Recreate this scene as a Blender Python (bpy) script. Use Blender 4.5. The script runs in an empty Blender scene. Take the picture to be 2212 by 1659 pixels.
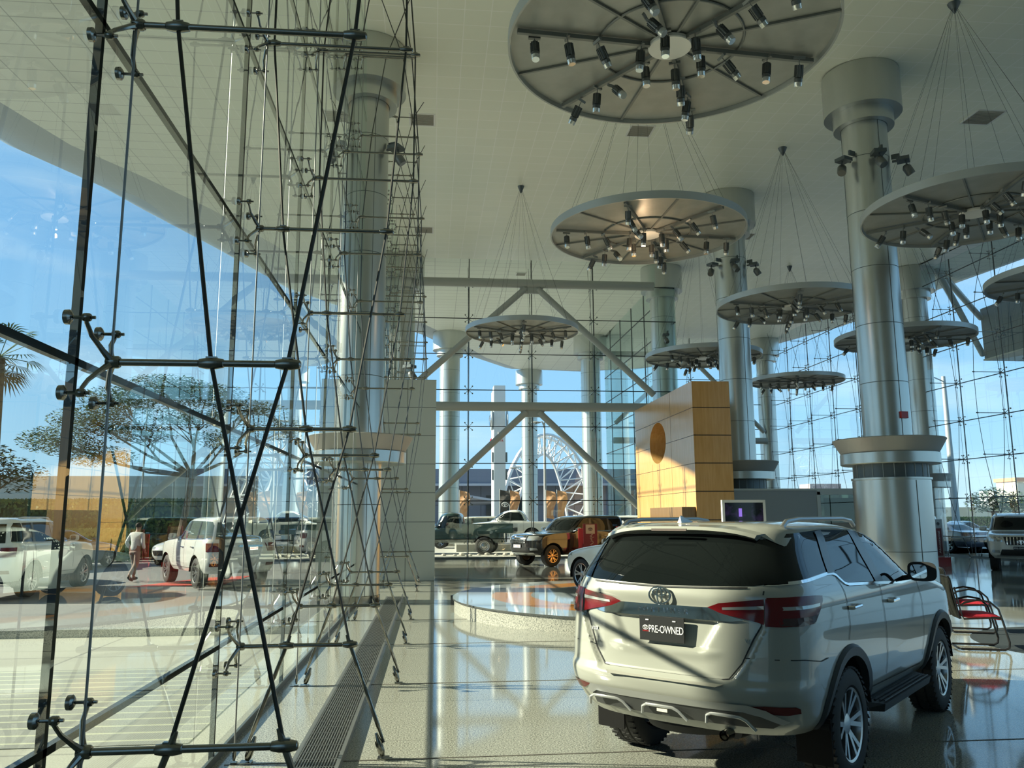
import bpy, bmesh, math, random
from math import sin, cos, pi, radians, sqrt, atan2
from mathutils import Vector, Matrix
SC = bpy.context.scene
COL = SC.collection
rnd = random.Random(7)
# ------------------------------------------------------------------ camera
F_PX = 1765.38
cam_d = bpy.data.cameras.new('camera'); cam = bpy.data.objects.new('camera', cam_d); COL.objects.link(cam)
cam_d.sensor_fit = 'HORIZONTAL'; cam_d.sensor_width = 36.0; cam_d.lens = F_PX / 2212 * 36
cam_d.clip_start = .05; cam_d.clip_end = 2000
PITCH, ROLL, YAW, EYE = .1609, -.0049, .0967, 1.85
f0 = Vector((sin(YAW), cos(YAW), 0)); r0 = Vector((cos(YAW), -sin(YAW), 0)); u0 = Vector((0, 0, 1))
fw = f0 * cos(PITCH) + u0 * sin(PITCH); up = u0 * cos(PITCH) - f0 * sin(PITCH)
rr = r0 * cos(ROLL) + up * sin(ROLL); uu = up * cos(ROLL) - r0 * sin(ROLL)
M = Matrix((rr, uu, -fw)).transposed().to_4x4(); M.translation = (0, 0, EYE)
cam.matrix_world = M; SC.camera = cam
# ------------------------------------------------------------------ view, world, sun
SC.view_settings.view_transform = 'Standard'; SC.view_settings.look = 'None'
SC.view_settings.gamma = 1; SC.view_settings.use_curve_mapping = False
SC.view_settings.exposure = 1.26
SC.cycles.transparent_max_bounces = 32; SC.cycles.max_bounces = 10; SC.cycles.diffuse_bounces = 7
SC.cycles.glossy_bounces = 5; SC.cycles.sample_clamp_indirect = 6
SC.cycles.caustics_reflective = True; SC.cycles.blur_glossy = 1.5; SC.cycles.caustics_refractive = False
W = bpy.data.worlds.new('sky'); SC.world = W; W.use_nodes = True
nt = W.node_tree; nt.nodes.clear()
def wn(t, **k):
    n = nt.nodes.new(t)
    for a, b in k.items(): setattr(n, a, b)
    return n
wo = wn('ShaderNodeOutputWorld'); bg = wn('ShaderNodeBackground'); tc = wn('ShaderNodeTexCoord')
sp = wn('ShaderNodeSeparateXYZ'); cr = wn('ShaderNodeValToRGB')
nt.links.new(tc.outputs['Generated'], sp.inputs[0]); nt.links.new(sp.outputs['Z'], cr.inputs[0])
el = cr.color_ramp.elements
el[0].position = 0.0; el[0].color = (.29, .42, .49, 1); el[1].position = .5; el[1].color = (.11, .25, .45, 1)
for p, c in ((.04, (.24, .39, .51, 1)), (.14, (.18, .34, .51, 1)), (.28, (.145, .30, .51, 1))):
    e = el.new(p); e.color = c
mpn = wn('ShaderNodeMapping'); mpn.inputs['Scale'].default_value = (1.2, 1.6, 6)
cn = wn('ShaderNodeTexNoise'); cn.inputs['Scale'].default_value = 2.3; cn.inputs['Detail'].default_value = 6
cr2 = wn('ShaderNodeValToRGB'); cr2.color_ramp.elements[0].position = .52; cr2.color_ramp.elements[1].position = .80
cr2.color_ramp.elements[1].color = (.55, .55, .55, 1)
mx = wn('ShaderNodeMix', data_type='RGBA'); mx.inputs['B'].default_value = (.50, .56, .60, 1)
nt.links.new(tc.outputs['Generated'], mpn.inputs[0]); nt.links.new(mpn.outputs[0], cn.inputs[0])
nt.links.new(cn.outputs['Fac'], cr2.inputs[0]); nt.links.new(cr2.outputs[0], mx.inputs['Factor'])
nt.links.new(cr.outputs[0], mx.inputs['A']); nt.links.new(mx.outputs['Result'], bg.inputs[0])
bg.inputs[1].default_value = 0.98
nt.links.new(bg.outputs[0], wo.inputs[0])
sun_d = bpy.data.lights.new('sun', 'SUN'); sun_d.energy = 6.6; sun_d.angle = radians(.6); sun_d.color = (1, .89, .70)
sun = bpy.data.objects.new('sun', sun_d); COL.objects.link(sun)
SUNDIR = Vector((.985 * cos(radians(26.8)), -.17 * cos(radians(26.8)), -sin(radians(26.8))))
sun.rotation_euler = SUNDIR.to_track_quat('-Z', 'Y').to_euler(); sun.location = (-30, 30, 30)
# ------------------------------------------------------------------ materials
MATS = {}
def mat(name, col=(.8, .8, .8), rough=.5, metal=0.0, spec=.5, coat=0.0, emit=None, es=1.0):
    if name in MATS: return MATS[name]
    m = bpy.data.materials.new(name); m.use_nodes = True; MATS[name] = m
    b = m.node_tree.nodes['Principled BSDF']
    b.inputs['Base Color'].default_value = (*col, 1); b.inputs['Roughness'].default_value = rough
    b.inputs['Metallic'].default_value = metal; b.inputs['Specular IOR Level'].default_value = spec
    b.inputs['Coat Weight'].default_value = coat; b.inputs['Coat Roughness'].default_value = .03
    if emit: b.inputs['Emission Color'].default_value = (*emit, 1); b.inputs['Emission Strength'].default_value = es
    return m
def nd(m, t, **k):
    n = m.node_tree.nodes.new(t)
    for a, b in k.items(): setattr(n, a, b)
    return n
def ln(m, a, b): m.node_tree.links.new(a, b)
def bsdf(m): return m.node_tree.nodes['Principled BSDF']
def noise_mix(name, c1, c2, scale, lo=.4, hi=.6, rough=.5, detail=3, bump=0, metal=0, coords='Object', stretch=(1, 1, 1), spec=.5):
    m = mat(name, c1, rough, metal, spec)
    tc = nd(m, 'ShaderNodeTexCoord'); mp = nd(m, 'ShaderNodeMapping'); mp.inputs['Scale'].default_value = stretch
    n = nd(m, 'ShaderNodeTexNoise'); n.inputs['Scale'].default_value = scale; n.inputs['Detail'].default_value = detail
    r = nd(m, 'ShaderNodeValToRGB'); r.color_ramp.elements[0].position = lo; r.color_ramp.elements[1].position = hi
    r.color_ramp.elements[0].color = (*c1, 1); r.color_ramp.elements[1].color = (*c2, 1)
    ln(m, tc.outputs[coords], mp.inputs[0]); ln(m, mp.outputs[0], n.inputs[0]); ln(m, n.outputs['Fac'], r.inputs[0])
    ln(m, r.outputs[0], bsdf(m).inputs['Base Color'])
    if bump:
        bp = nd(m, 'ShaderNodeBump'); bp.inputs['Strength'].default_value = bump; bp.inputs['Distance'].default_value = .01
        ln(m, n.outputs['Fac'], bp.inputs['Height']); ln(m, bp.outputs[0], bsdf(m).inputs['Normal'])
    return m
def tiles(name, c1, c2, joint, w, h, jw, rough, axis='XY', speck=0, spec=.5, coat=0, jrough=None, tilt=0.0):
    """rectangular tiles with thin joints, laid out in object space"""
    m = mat(name, c1, rough, 0, spec, coat)
    tc = nd(m, 'ShaderNodeTexCoord'); s = nd(m, 'ShaderNodeSeparateXYZ'); c = nd(m, 'ShaderNodeCombineXYZ')
    ln(m, tc.outputs['Object'], s.inputs[0]); ln(m, s.outputs[axis[0]], c.inputs[0]); ln(m, s.outputs[axis[1]], c.inputs[1])
    b = nd(m, 'ShaderNodeTexBrick'); b.offset = 0; b.inputs['Scale'].default_value = 1
    b.inputs['Brick Width'].default_value = w; b.inputs['Row Height'].default_value = h
    b.inputs['Mortar Size'].default_value = jw; b.inputs['Mortar Smooth'].default_value = .1
    b.inputs['Color1'].default_value = (*c1, 1); b.inputs['Color2'].default_value = (*c2, 1); b.inputs['Mortar'].default_value = (*joint, 1)
    ln(m, c.outputs[0], b.inputs[0]); out = b.outputs[0]
    if speck:
        n = nd(m, 'ShaderNodeTexNoise'); n.inputs['Scale'].default_value = 75; n.inputs['Detail'].default_value = 3
        ln(m, tc.outputs['Object'], n.inputs[0])
        r = nd(m, 'ShaderNodeValToRGB'); r.color_ramp.elements[0].position = .38; r.color_ramp.elements[1].position = .62
        r.color_ramp.elements[0].color = (1 - speck,) * 3 + (1,); r.color_ramp.elements[1].color = (1 + speck * .4,) * 3 + (1,)
        x = nd(m, 'ShaderNodeMix', data_type='RGBA', blend_type='MULTIPLY'); x.inputs['Factor'].default_value = 1
        ln(m, n.outputs['Fac'], r.inputs[0]); ln(m, out, x.inputs['A']); ln(m, r.outputs[0], x.inputs['B']); out = x.outputs['Result']
    ln(m, out, bsdf(m).inputs['Base Color'])
    if tilt:      # every tile sits a hair out of level, which breaks up the mirror image
        v = nd(m, 'ShaderNodeTexVoronoi'); v.inputs['Scale'].default_value = .22; v.feature = 'SMOOTH_F1'
        bp = nd(m, 'ShaderNodeBump'); bp.inputs['Strength'].default_value = tilt; bp.inputs['Distance'].default_value = .02
        n2 = nd(m, 'ShaderNodeTexNoise'); n2.inputs['Scale'].default_value = .9; n2.inputs['Detail'].default_value = 1
        ln(m, tc.outputs['Object'], n2.inputs[0]); ln(m, n2.outputs['Fac'], bp.inputs['Height']); ln(m, bp.outputs[0], bsdf(m).inputs['Normal'])
    return m
def glass(name, tint=(.80, .90, .86), refl=1.0, wav=0.0):
    m = bpy.data.materials.new(name); m.use_nodes = True; MATS[name] = m
    t = m.node_tree; t.nodes.clear()
    o = nd(m, 'ShaderNodeOutputMaterial'); mixs = nd(m, 'ShaderNodeMixShader'); tr = nd(m, 'ShaderNodeBsdfTransparent')
    gl = nd(m, 'ShaderNodeBsdfGlossy'); gl.inputs['Roughness'].default_value = 0.0; gl.inputs['Color'].default_value = (.93, 1, .97, 1)
    ge = nd(m, 'ShaderNodeNewGeometry'); dt = nd(m, 'ShaderNodeVectorMath', operation='DOT_PRODUCT'); ln(m, ge.outputs['Incoming'], dt.inputs[0]); ln(m, ge.outputs['True Normal'], dt.inputs[1])
    ab = nd(m, 'ShaderNodeMath', operation='ABSOLUTE'); ln(m, dt.outputs['Value'], ab.inputs[0])
    om = nd(m, 'ShaderNodeMath', operation='SUBTRACT'); om.inputs[0].default_value = 1; ln(m, ab.outputs[0], om.inputs[1])
    pw = nd(m, 'ShaderNodeMath', operation='POWER'); pw.inputs[1].default_value = 4.2; ln(m, om.outputs[0], pw.inputs[0])
    fr = nd(m, 'ShaderNodeMath', operation='MULTIPLY_ADD'); fr.inputs[1].default_value = .85; fr.inputs[2].default_value = .085; ln(m, pw.outputs[0], fr.inputs[0])   # two glass faces, same from either side
    mu = nd(m, 'ShaderNodeMath', operation='MULTIPLY'); mu.inputs[1].default_value = refl; mu.use_clamp = True
    tr.inputs[0].default_value = (*tint, 1)
    ln(m, fr.outputs[0], mu.inputs[0]); ln(m, mu.outputs[0], mixs.inputs[0])
    ln(m, tr.outputs[0], mixs.inputs[1]); ln(m, gl.outputs[0], mixs.inputs[2]); ln(m, mixs.outputs[0], o.inputs[0])
    if wav:
        tc = nd(m, 'ShaderNodeTexCoord'); n = nd(m, 'ShaderNodeTexNoise'); n.inputs['Scale'].default_value = 1.1; n.inputs['Detail'].default_value = 1
        bp = nd(m, 'ShaderNodeBump'); bp.inputs['Strength'].default_value = wav; bp.inputs['Distance'].default_value = .02
        ln(m, tc.outputs['Object'], n.inputs[0]); ln(m, n.outputs['Fac'], bp.inputs['Height']); ln(m, bp.outputs[0], gl.inputs['Normal'])
    return m
steel = mat('stainless_steel', (.27, .265, .24), .2, 1)
cable_m = mat('steel_cable', (.09, .09, .085), .35, .9)
dark_joint = mat('black_joint', (.012, .016, .018), .35)
alu = noise_mix('column_cladding', (.52, .545, .52), (.57, .59, .565), 1.5, rough=.30, metal=.85, stretch=(1, 1, .2))
alu_paint = mat('grey_painted_steel', (.36, .385, .365), .4, .1)
rod_m = mat('tie_rod_steel', (.30, .30, .29), .5, .7)
alu_dark = mat('dark_grey_metal', (.10, .12, .125), .4, .5)
white_p = mat('white_paint', (.78, .79, .76), .35, 0, .5, .2)
black_p = mat('black_plastic', (.015, .016, .017), .5)
chrome = mat('chrome', (.80, .81, .82), .08, 1)
lens_m = mat('lamp_lens', (.75, .76, .72), .08, .6)
red_p = mat('red_print', (.42, .03, .035), .4)
# ------------------------------------------------------------------ mesh helpers
class MB:
    def __init__(s): s.v = []; s.f = []; s.mi = []; s.cur = 0; s.mats = []
    def use(s, m):
        if m not in s.mats: s.mats.append(m)
        s.cur = s.mats.index(m); return s
    def add(s, vs, fs):
        o = len(s.v); s.v += [tuple(v) for v in vs]
        for f in fs: s.f.append([o + i for i in f]); s.mi.append(s.cur)
        return s
    def box(s, c, d, rz=0, taper=None):
        x, y, z = d[0] / 2, d[1] / 2, d[2] / 2; tx, ty = taper or (1, 1); co, si = cos(rz), sin(rz); vs = []
        for k, (a, b) in ((-1, (1, 1)), (1, (tx, ty))):
            for i, j in ((-1, -1), (1, -1), (1, 1), (-1, 1)):
                px, py = i * x * a, j * y * b
                vs.append((c[0] + px * co - py * si, c[1] + px * si + py * co, c[2] + k * z))
        return s.add(vs, [(3, 2, 1, 0), (4, 5, 6, 7), (0, 1, 5, 4), (1, 2, 6, 5), (2, 3, 7, 6), (3, 0, 4, 7)])
    def bar(s, p0, p1, w, h, upv=(0, 0, 1)):
        p0, p1 = Vector(p0), Vector(p1); d = (p1 - p0).normalized(); a = d.cross(Vector(upv))
        a = (a if a.length > 1e-5 else Vector((1, 0, 0))).normalized(); b = a.cross(d).normalized(); vs = []
        for p in (p0, p1):
            for i, j in ((-1, -1), (1, -1), (1, 1), (-1, 1)): vs.append(p + a * (i * w / 2) + b * (j * h / 2))
        return s.add(vs, [(0, 1, 2, 3), (7, 6, 5, 4), (4, 5, 1, 0), (5, 6, 2, 1), (6, 7, 3, 2), (7, 4, 0, 3)])
    def tube(s, pts, r, n=8, cap=True, closed=False):
        pts = [Vector(p) for p in pts]; m = len(pts); rs = r if isinstance(r, (list, tuple)) else [r] * m
        base = None; rings = []
        for i, p in enumerate(pts):
            if closed: t = (pts[(i + 1) % m] - pts[i - 1])
            else: t = (pts[min(i + 1, m - 1)] - pts[max(i - 1, 0)])
            t.normalize()
            if base is None:
                base = t.cross(Vector((0, 0, 1)))
                if base.length < .05: base = t.cross(Vector((0, 1, 0)))
            base = (base - t * base.dot(t)).normalized(); b2 = t.cross(base)
            rings.append([p + (base * cos(2 * pi * k / n) + b2 * sin(2 * pi * k / n)) * rs[i] for k in range(n)])
        vs = [v for r_ in rings for v in r_]; fs = []
        for i in range(m if closed else m - 1):
            j = (i + 1) % m
            for k in range(n): fs.append((i * n + k, i * n + (k + 1) % n, j * n + (k + 1) % n, j * n + k))
        if cap and not closed: fs.append(tuple(range(n))[::-1]); fs.append(tuple((m - 1) * n + k for k in range(n)))
        return s.add(vs, fs)
    def lathe(s, prof, c=(0, 0, 0), n=32, ax='Z', cap=True, a0=0.0):
        vs = []; fs = []; m = len(prof)
        for (r, z) in prof:
            for k in range(n):
                a = 2 * pi * k / n + a0; x, y = r * cos(a), r * sin(a)
                vs.append({'Z': (c[0] + x, c[1] + y, c[2] + z), 'Y': (c[0] + x, c[1] + z, c[2] + y), 'X': (c[0] + z, c[1] + x, c[2] + y)}[ax])
        for i in range(m - 1):
            for k in range(n): fs.append((i * n + k, i * n + (k + 1) % n, (i + 1) * n + (k + 1) % n, (i + 1) * n + k))
        if cap: fs.append(tuple(range(n))[::-1]); fs.append(tuple((m - 1) * n + k for k in range(n)))
        return s.add(vs, fs)
    def poly(s, pts, h=None):
        """flat polygon, or a prism when h (a vector) is given"""
        n = len(pts); P = [Vector(p) for p in pts]
        if h is None: return s.add(P, [tuple(range(n))])
        Q = [p + Vector(h) for p in P]
        return s.add(P + Q, [tuple(range(n))[::-1], tuple(range(n, 2 * n))] + [(i, (i + 1) % n, n + (i + 1) % n, n + i) for i in range(n)])
    def sphere(s, c, r, n=12, m=8):
        rx, ry, rz = r if isinstance(r, (tuple, list)) else (r, r, r)
        vs = []; fs = []
        for i in range(1, m):
            t = pi * i / m
            for k in range(n): a = 2 * pi * k / n; vs.append((c[0] + rx * sin(t) * cos(a), c[1] + ry * sin(t) * sin(a), c[2] + rz * cos(t)))
        o = len(vs); vs += [(c[0], c[1], c[2] + rz), (c[0], c[1], c[2] - rz)]
        for i in range(m - 2):
            for k in range(n): fs.append((i * n + k, (i + 1) * n + k, (i + 1) * n + (k + 1) % n, i * n + (k + 1) % n))
        for k in range(n): fs.append((o, k, (k + 1) % n)); fs.append((o + 1, (m - 2) * n + (k + 1) % n, (m - 2) * n + k))
        return s.add(vs, fs)
    def build(s, name, m=None, parent=None, smooth=40, recalc=True):
        me = bpy.data.meshes.new(name); me.from_pydata(s.v, [], s.f)
        for mm in (s.mats or [m]): me.materials.append(mm)
        if s.mats: me.polygons.foreach_set('material_index', s.mi)
        if smooth or recalc:
            bm = bmesh.new(); bm.from_mesh(me)
            if recalc: bmesh.ops.recalc_face_normals(bm, faces=bm.faces)
            if smooth:
                th = radians(smooth)
                for f in bm.faces: f.smooth = True
                for e in bm.edges:
                    if len(e.link_faces) == 2 and e.calc_face_angle(0) > th: e.smooth = False
            bm.to_mesh(me); bm.free()
        me.update(); o = bpy.data.objects.new(name, me); COL.objects.link(o)
        if parent: o.parent = parent
        return o
def tag(o, label=None, cat=None, group=None, kind=None):
    if label: o['label'] = label
    if cat: o['category'] = cat
    if group: o['group'] = group
    if kind: o['kind'] = kind
    return o
def empty(name, loc=(0, 0, 0), rz=0, **k):
    o = bpy.data.objects.new(name, None); COL.objects.link(o); o.location = loc; o.rotation_euler = (0, 0, rz); o.empty_display_size = .2
    return tag(o, **k)
def copy_tree(o, parent=None):
    c = o.copy(); COL.objects.link(c); c.parent = parent
    for ch in list(o.children): copy_tree(ch, c)
    return c
def struct(o): o['kind'] = 'structure'; return o
def arc(c, r, a0, a1, n, z): return [(c[0] + r * cos(a0 + (a1 - a0) * i / n), c[1] + r * sin(a0 + (a1 - a0) * i / n), z) for i in range(n + 1)]
ORD = ['first', 'second', 'third', 'fourth', 'fifth', 'sixth', 'seventh', 'eighth', 'ninth', 'tenth', 'eleventh', 'twelfth']
# ================================================================== BUILDING SHELL
ROWZ = [.86 + 1.705 * k for k in range(8)]          # glass joints / strut levels
CEIL = 14.0
def CZ(y): return min(14.0, 13.2 + .041 * (y - 18))
XL, XR, YF, YB, XM = -1.64, 23.6, 37.55, 54.0, 11.6
wallglass = glass('facade_glass', (.84, .93, .89), 1.25, .06)
wallglass_r = glass('facade_glass_far', (.86, .94, .91), 1.0)
# floors
polished = tiles('polished_granite_tile', (.32, .325, .28), (.335, .34, .295), (.15, .15, .13), 2.92, 2.92, .006, .06, speck=.62, spec=.55, tilt=.05)
matte_gr = tiles('honed_granite_slab', (.35, .355, .305), (.365, .37, .32), (.17, .17, .15), 9, 1.46, .004, .13, speck=.62)
dark_gr = noise_mix('dark_speckled_stone', (.045, .05, .05), (.09, .095, .09), 90, rough=.06, spec=.8)
pale_gr = noise_mix('pale_granite', (.38, .375, .325), (.15, .155, .14), 55, .45, .62, rough=.25, detail=4)
MB().poly([(0.0, -10, 0), (26, -10, 0), (26, YB, 0), (XM, YB, 0), (XM, YF, 0), (0, YF, 0)], (0, 0, -.2)).build('floor', polished, smooth=0); struct(bpy.data.objects['floor'])
o = MB().poly([(XL, -10, 0), (0.0, -10, 0), (0.0, YF, 0), (XL, YF, 0)], (0, 0, -.2)).build('floor', matte_gr, smooth=0); struct(o)
o = MB().box((5.3, 28.1, .001), (10.4, 5.4, .004)).build('floor_dark_band', dark_gr, smooth=0); struct(o)  # flat band drawn darker than the floor around it
# one real floor seam; the other dark strips are painted mullion shadows
m = MB()
for y in (3.85, 6.76, 9.68, 12.6, 15.5, 18.4, 21.3): m.box((3.2, y, .001), (9.5, .018, .004))
struct(m.build('seam_shadow_lines', mat('seam_shadow_brown', (.10, .09, .075), .5), smooth=0))
# floor drain grille beside the glass
drain = empty('floor_drain', (-.86, 0, 0), label='long steel slotted drain grille set in the floor along the left glass wall', cat='drain')
m = MB(); m.box((-.185, 8, .004), (.03, 24, .012)); m.box((.185, 8, .030), (.03, 24, .064)); m.build('drain_frame', mat('drain_steel', (.30, .31, .30), .35, .8), drain, 0)
m = MB()
for i in range(15): m.box((-.154 + i * .022, 8, .004), (.008, 24, .010))
m.build('grille_bars', MATS['drain_steel'], drain, 0)
m = MB()
V_ = []; F_ = []; xs_ = (-.17, -.163, .163, .17); ys_ = [y_ for i in range(120) for y_ in (-4 + i * .2, -3.988 + i * .2)]
for y_ in ys_:
    for x_ in xs_: V_.append((x_, y_, .009))
for j_ in range(len(ys_) - 1):
    for c_ in ((0, 1, 2) if j_ % 2 == 0 else (0, 2)): F_.append((j_ * 4 + c_, j_ * 4 + c_ + 1, j_ * 4 + c_ + 5, j_ * 4 + c_ + 4))
m.add(V_, F_)
m.build('grille_crossbars', MATS['drain_steel'], drain, 0)
MB().box((0, 8, .0012), (.34, 24, .002)).build('drain_channel', black_p, drain, 0)
# ceiling: one slab that runs on outside as a canopy
ceil_m = tiles('ceiling_tile', (.86, .885, .755), (.83, .86, .735), (.98, .99, .92), .61, .625, .010, .3, spec=.45)
ceil_o = tiles('canopy_tile', (.80, .83, .74), (.77, .80, .71), (.44, .47, .43), 1.22, .625, .014, .45)
out_in = [(-13.2, -12), (-13.3, 18), (-11.5, 25.5), (-10.2, 28), (-8.7, 31.4), (-7.2, 36), (-5.2, 42), (-2.2, 48), (1.0, 54.5), (4.0, 62), (7.0, 66.6), (12.6, 67.2), (17, 65.4), (22.5, 60), (26.2, 50), (27.3, 40), (28, 30), (28.3, -12)]
out_out = [(-15.9, -12), (-15.7, 18), (-14.4, 27.1), (-12.8, 31), (-12.2, 33.6), (-10.6, 39), (-8.5, 45.5), (-5, 51), (-1.6, 55.5), (1.2, 61), (5.5, 67.6), (12.6, 69), (18, 67), (24, 61), (27.2, 50), (28.4, 40), (29, 30), (29.4, -12)]
o = MB().poly([(XL, -12, CZ(-12)), (XR, -12, CZ(-12)), (XR, YF, CEIL), (XM, YF, CEIL), (XL, YF, CEIL)]).poly([(XM, YF, CEIL), (XR, YF, CEIL), (XR, YB, CEIL), (XM, YB, CEIL)]).build('ceiling', ceil_m, smooth=0); struct(o)
m = MB()   # canopy ring outside the glass line, as quads from the room outline out to the edge
inner = [(XL, -12), (XL, 18), (XL, 25), (XL, 28.5), (XL, 32), (XL, 36.5), (XL, YF), (XL, YF), (XM - 9, YF), (XM - 6, YF), (XM, YF), (XM, YB - 4), (XM, YB), (XR - 3, YB), (XR, YB), (XR, 40), (XR, 30), (XR, -12)]
vs = [(x, y, CZ(y)) for x, y in inner] + [(x, y, CZ(y)) for x, y in out_in]; n = len(inner)
m.add(vs, [(i, i + 1, n + i + 1, n + i) for i in range(n - 1)])
struct(m.build('ceiling', ceil_o, smooth=0, recalc=False))
m = MB(); edge_m = mat('canopy_edge_metal', (.40, .44, .44), .4, .35)
rows = []
for t, dz in ((0, 0), (.35, .05), (.7, .22), (.92, .55), (1, 1.0), (.97, 1.5), (.8, 1.8)):
    rows.append([(a[0] + (b[0] - a[0]) * t, a[1] + (b[1] - a[1]) * t, CZ(a[1] + (b[1] - a[1]) * t) + dz) for a, b in zip(out_in, out_out)])
rows.append([(8, 25, CEIL + 2.0)] * n)
m.add([v for r in rows for v in r], [(i * n + k, i * n + k + 1, (i + 1) * n + k + 1, (i + 1) * n + k) for i in range(len(rows) - 1) for k in range(n - 1)])
struct(m.build('trim_3', edge_m, smooth=60, recalc=False))
# ceiling vents
vent_m = mat('vent_louvre', (.34, .33, .28), .6)
for i, (x, y, w, lab) in enumerate([(-.42, 22.6, .72, 'grey square ceiling vent close to the left glass wall, nearer one'), (6.16, 22.76, .72, 'grey square ceiling vent just beyond the largest hanging disc'),
        (-.48, 33.2, .75, 'grey ceiling vent near the left glass wall, farther one'), (4.34, 39.8, .5, 'tiny dark vent in the canopy beyond the far glass'), (15.9, 20.9, .85, 'grey ceiling vent at the lower edge of the right-hand hanging disc'), (13.3, 32.8, .8, 'small ceiling vent right of the far orange block column')]):
    v = empty('ceiling_vent', (x, y, CZ(y)), label=lab, cat='vent')
    m = MB(); 
    for a in (-1, 1): m.box((a * w / 2, 0, -.01), (.05, w, .03)); m.box((0, a * w / 2, -.01), (w, .05, .03))
    m.build('vent_frame', white_p, v, 0)
    m = MB()
    for k in range(12): m.box((0, -w / 2 + (k + .5) * w / 12, -.012), (w - .05, w / 20, .02))
    m.build('vent_slats', vent_m, v, 0)
# walls of glass -------------------------------------------------------
def glass_wall(name, p0, p1, ys, mt, top=CEIL, zs=None, od=.018):
    """p0->p1 base line; ys = distances of upright joints from p0"""
    p0, p1 = Vector((*p0, 0)), Vector((*p1, 0)); d = (p1 - p0); L = d.length; d.normalize(); a = atan2(d.y, d.x)
    root = empty(name, p0, a); struct(root); ta, tb = CZ(p0.y) + .1, CZ(p1.y) + .1
    m = MB(); m.add([(0, 0, 0), (L, 0, 0), (L, 0, tb), (0, 0, ta)], [(0, 1, 2, 3)])
    m.build('glass_panes', mt, root, 0, False)
    m = MB()
    for t in ys: hh = ta + (tb - ta) * t / L; m.box((t, od, hh / 2), (.036, .036, hh))
    for z in (zs or ROWZ): m.box((L / 2, od, z), (L, .036, .036))
    m.build('glass_joints', dark_joint, root, 0)
    m = MB(); m.box((L / 2, 0, .03), (L, .024, .06)); m.build('edge_channel', alu_dark, root, 0)
    return root
LY = [3.88 + 2.915 * k for k in range(12) if k != 5]
glass_wall('wall_left', (XL, -10), (XL, YF), [y + 10 for y in [.97, -1.95, -4.86] + LY + [18.46]], wallglass)
FX = [1.62, 4.60, 7.58]
glass_wall('wall_far', (XL, YF), (XM, YF), [x - XL for x in FX], wallglass_r)
glass_wall('wall_inner_side', (XM, YF), (XM, YB), [2.9 * k for k in range(1, 6)], wallglass_r)
glass_wall('wall_back', (XM, YB), (XR, YB), [3 * k for k in range(1, 4)], wallglass_r)
RY = [28.4, 31.33, 34.26, 37.19, 40.1, 43.05, 46.0, 48.95, 51.9]
glass_wall('wall_right', (XR, -10), (XR, YB), [y + 10 for y in [-4.9 + 2.95 * k for k in range(11)] + RY], wallglass_r, od=-.018)
# solid wall behind the camera
struct(MB().box((11, -10.1, 7), (25.4, .2, 14)).build('wall_behind', tiles('grey_wall_panel', (.42, .43, .40), (.43, .44, .41), (.2, .2, .2), 1.5, .85, .012, .5, 'XZ'), smooth=0))
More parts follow.
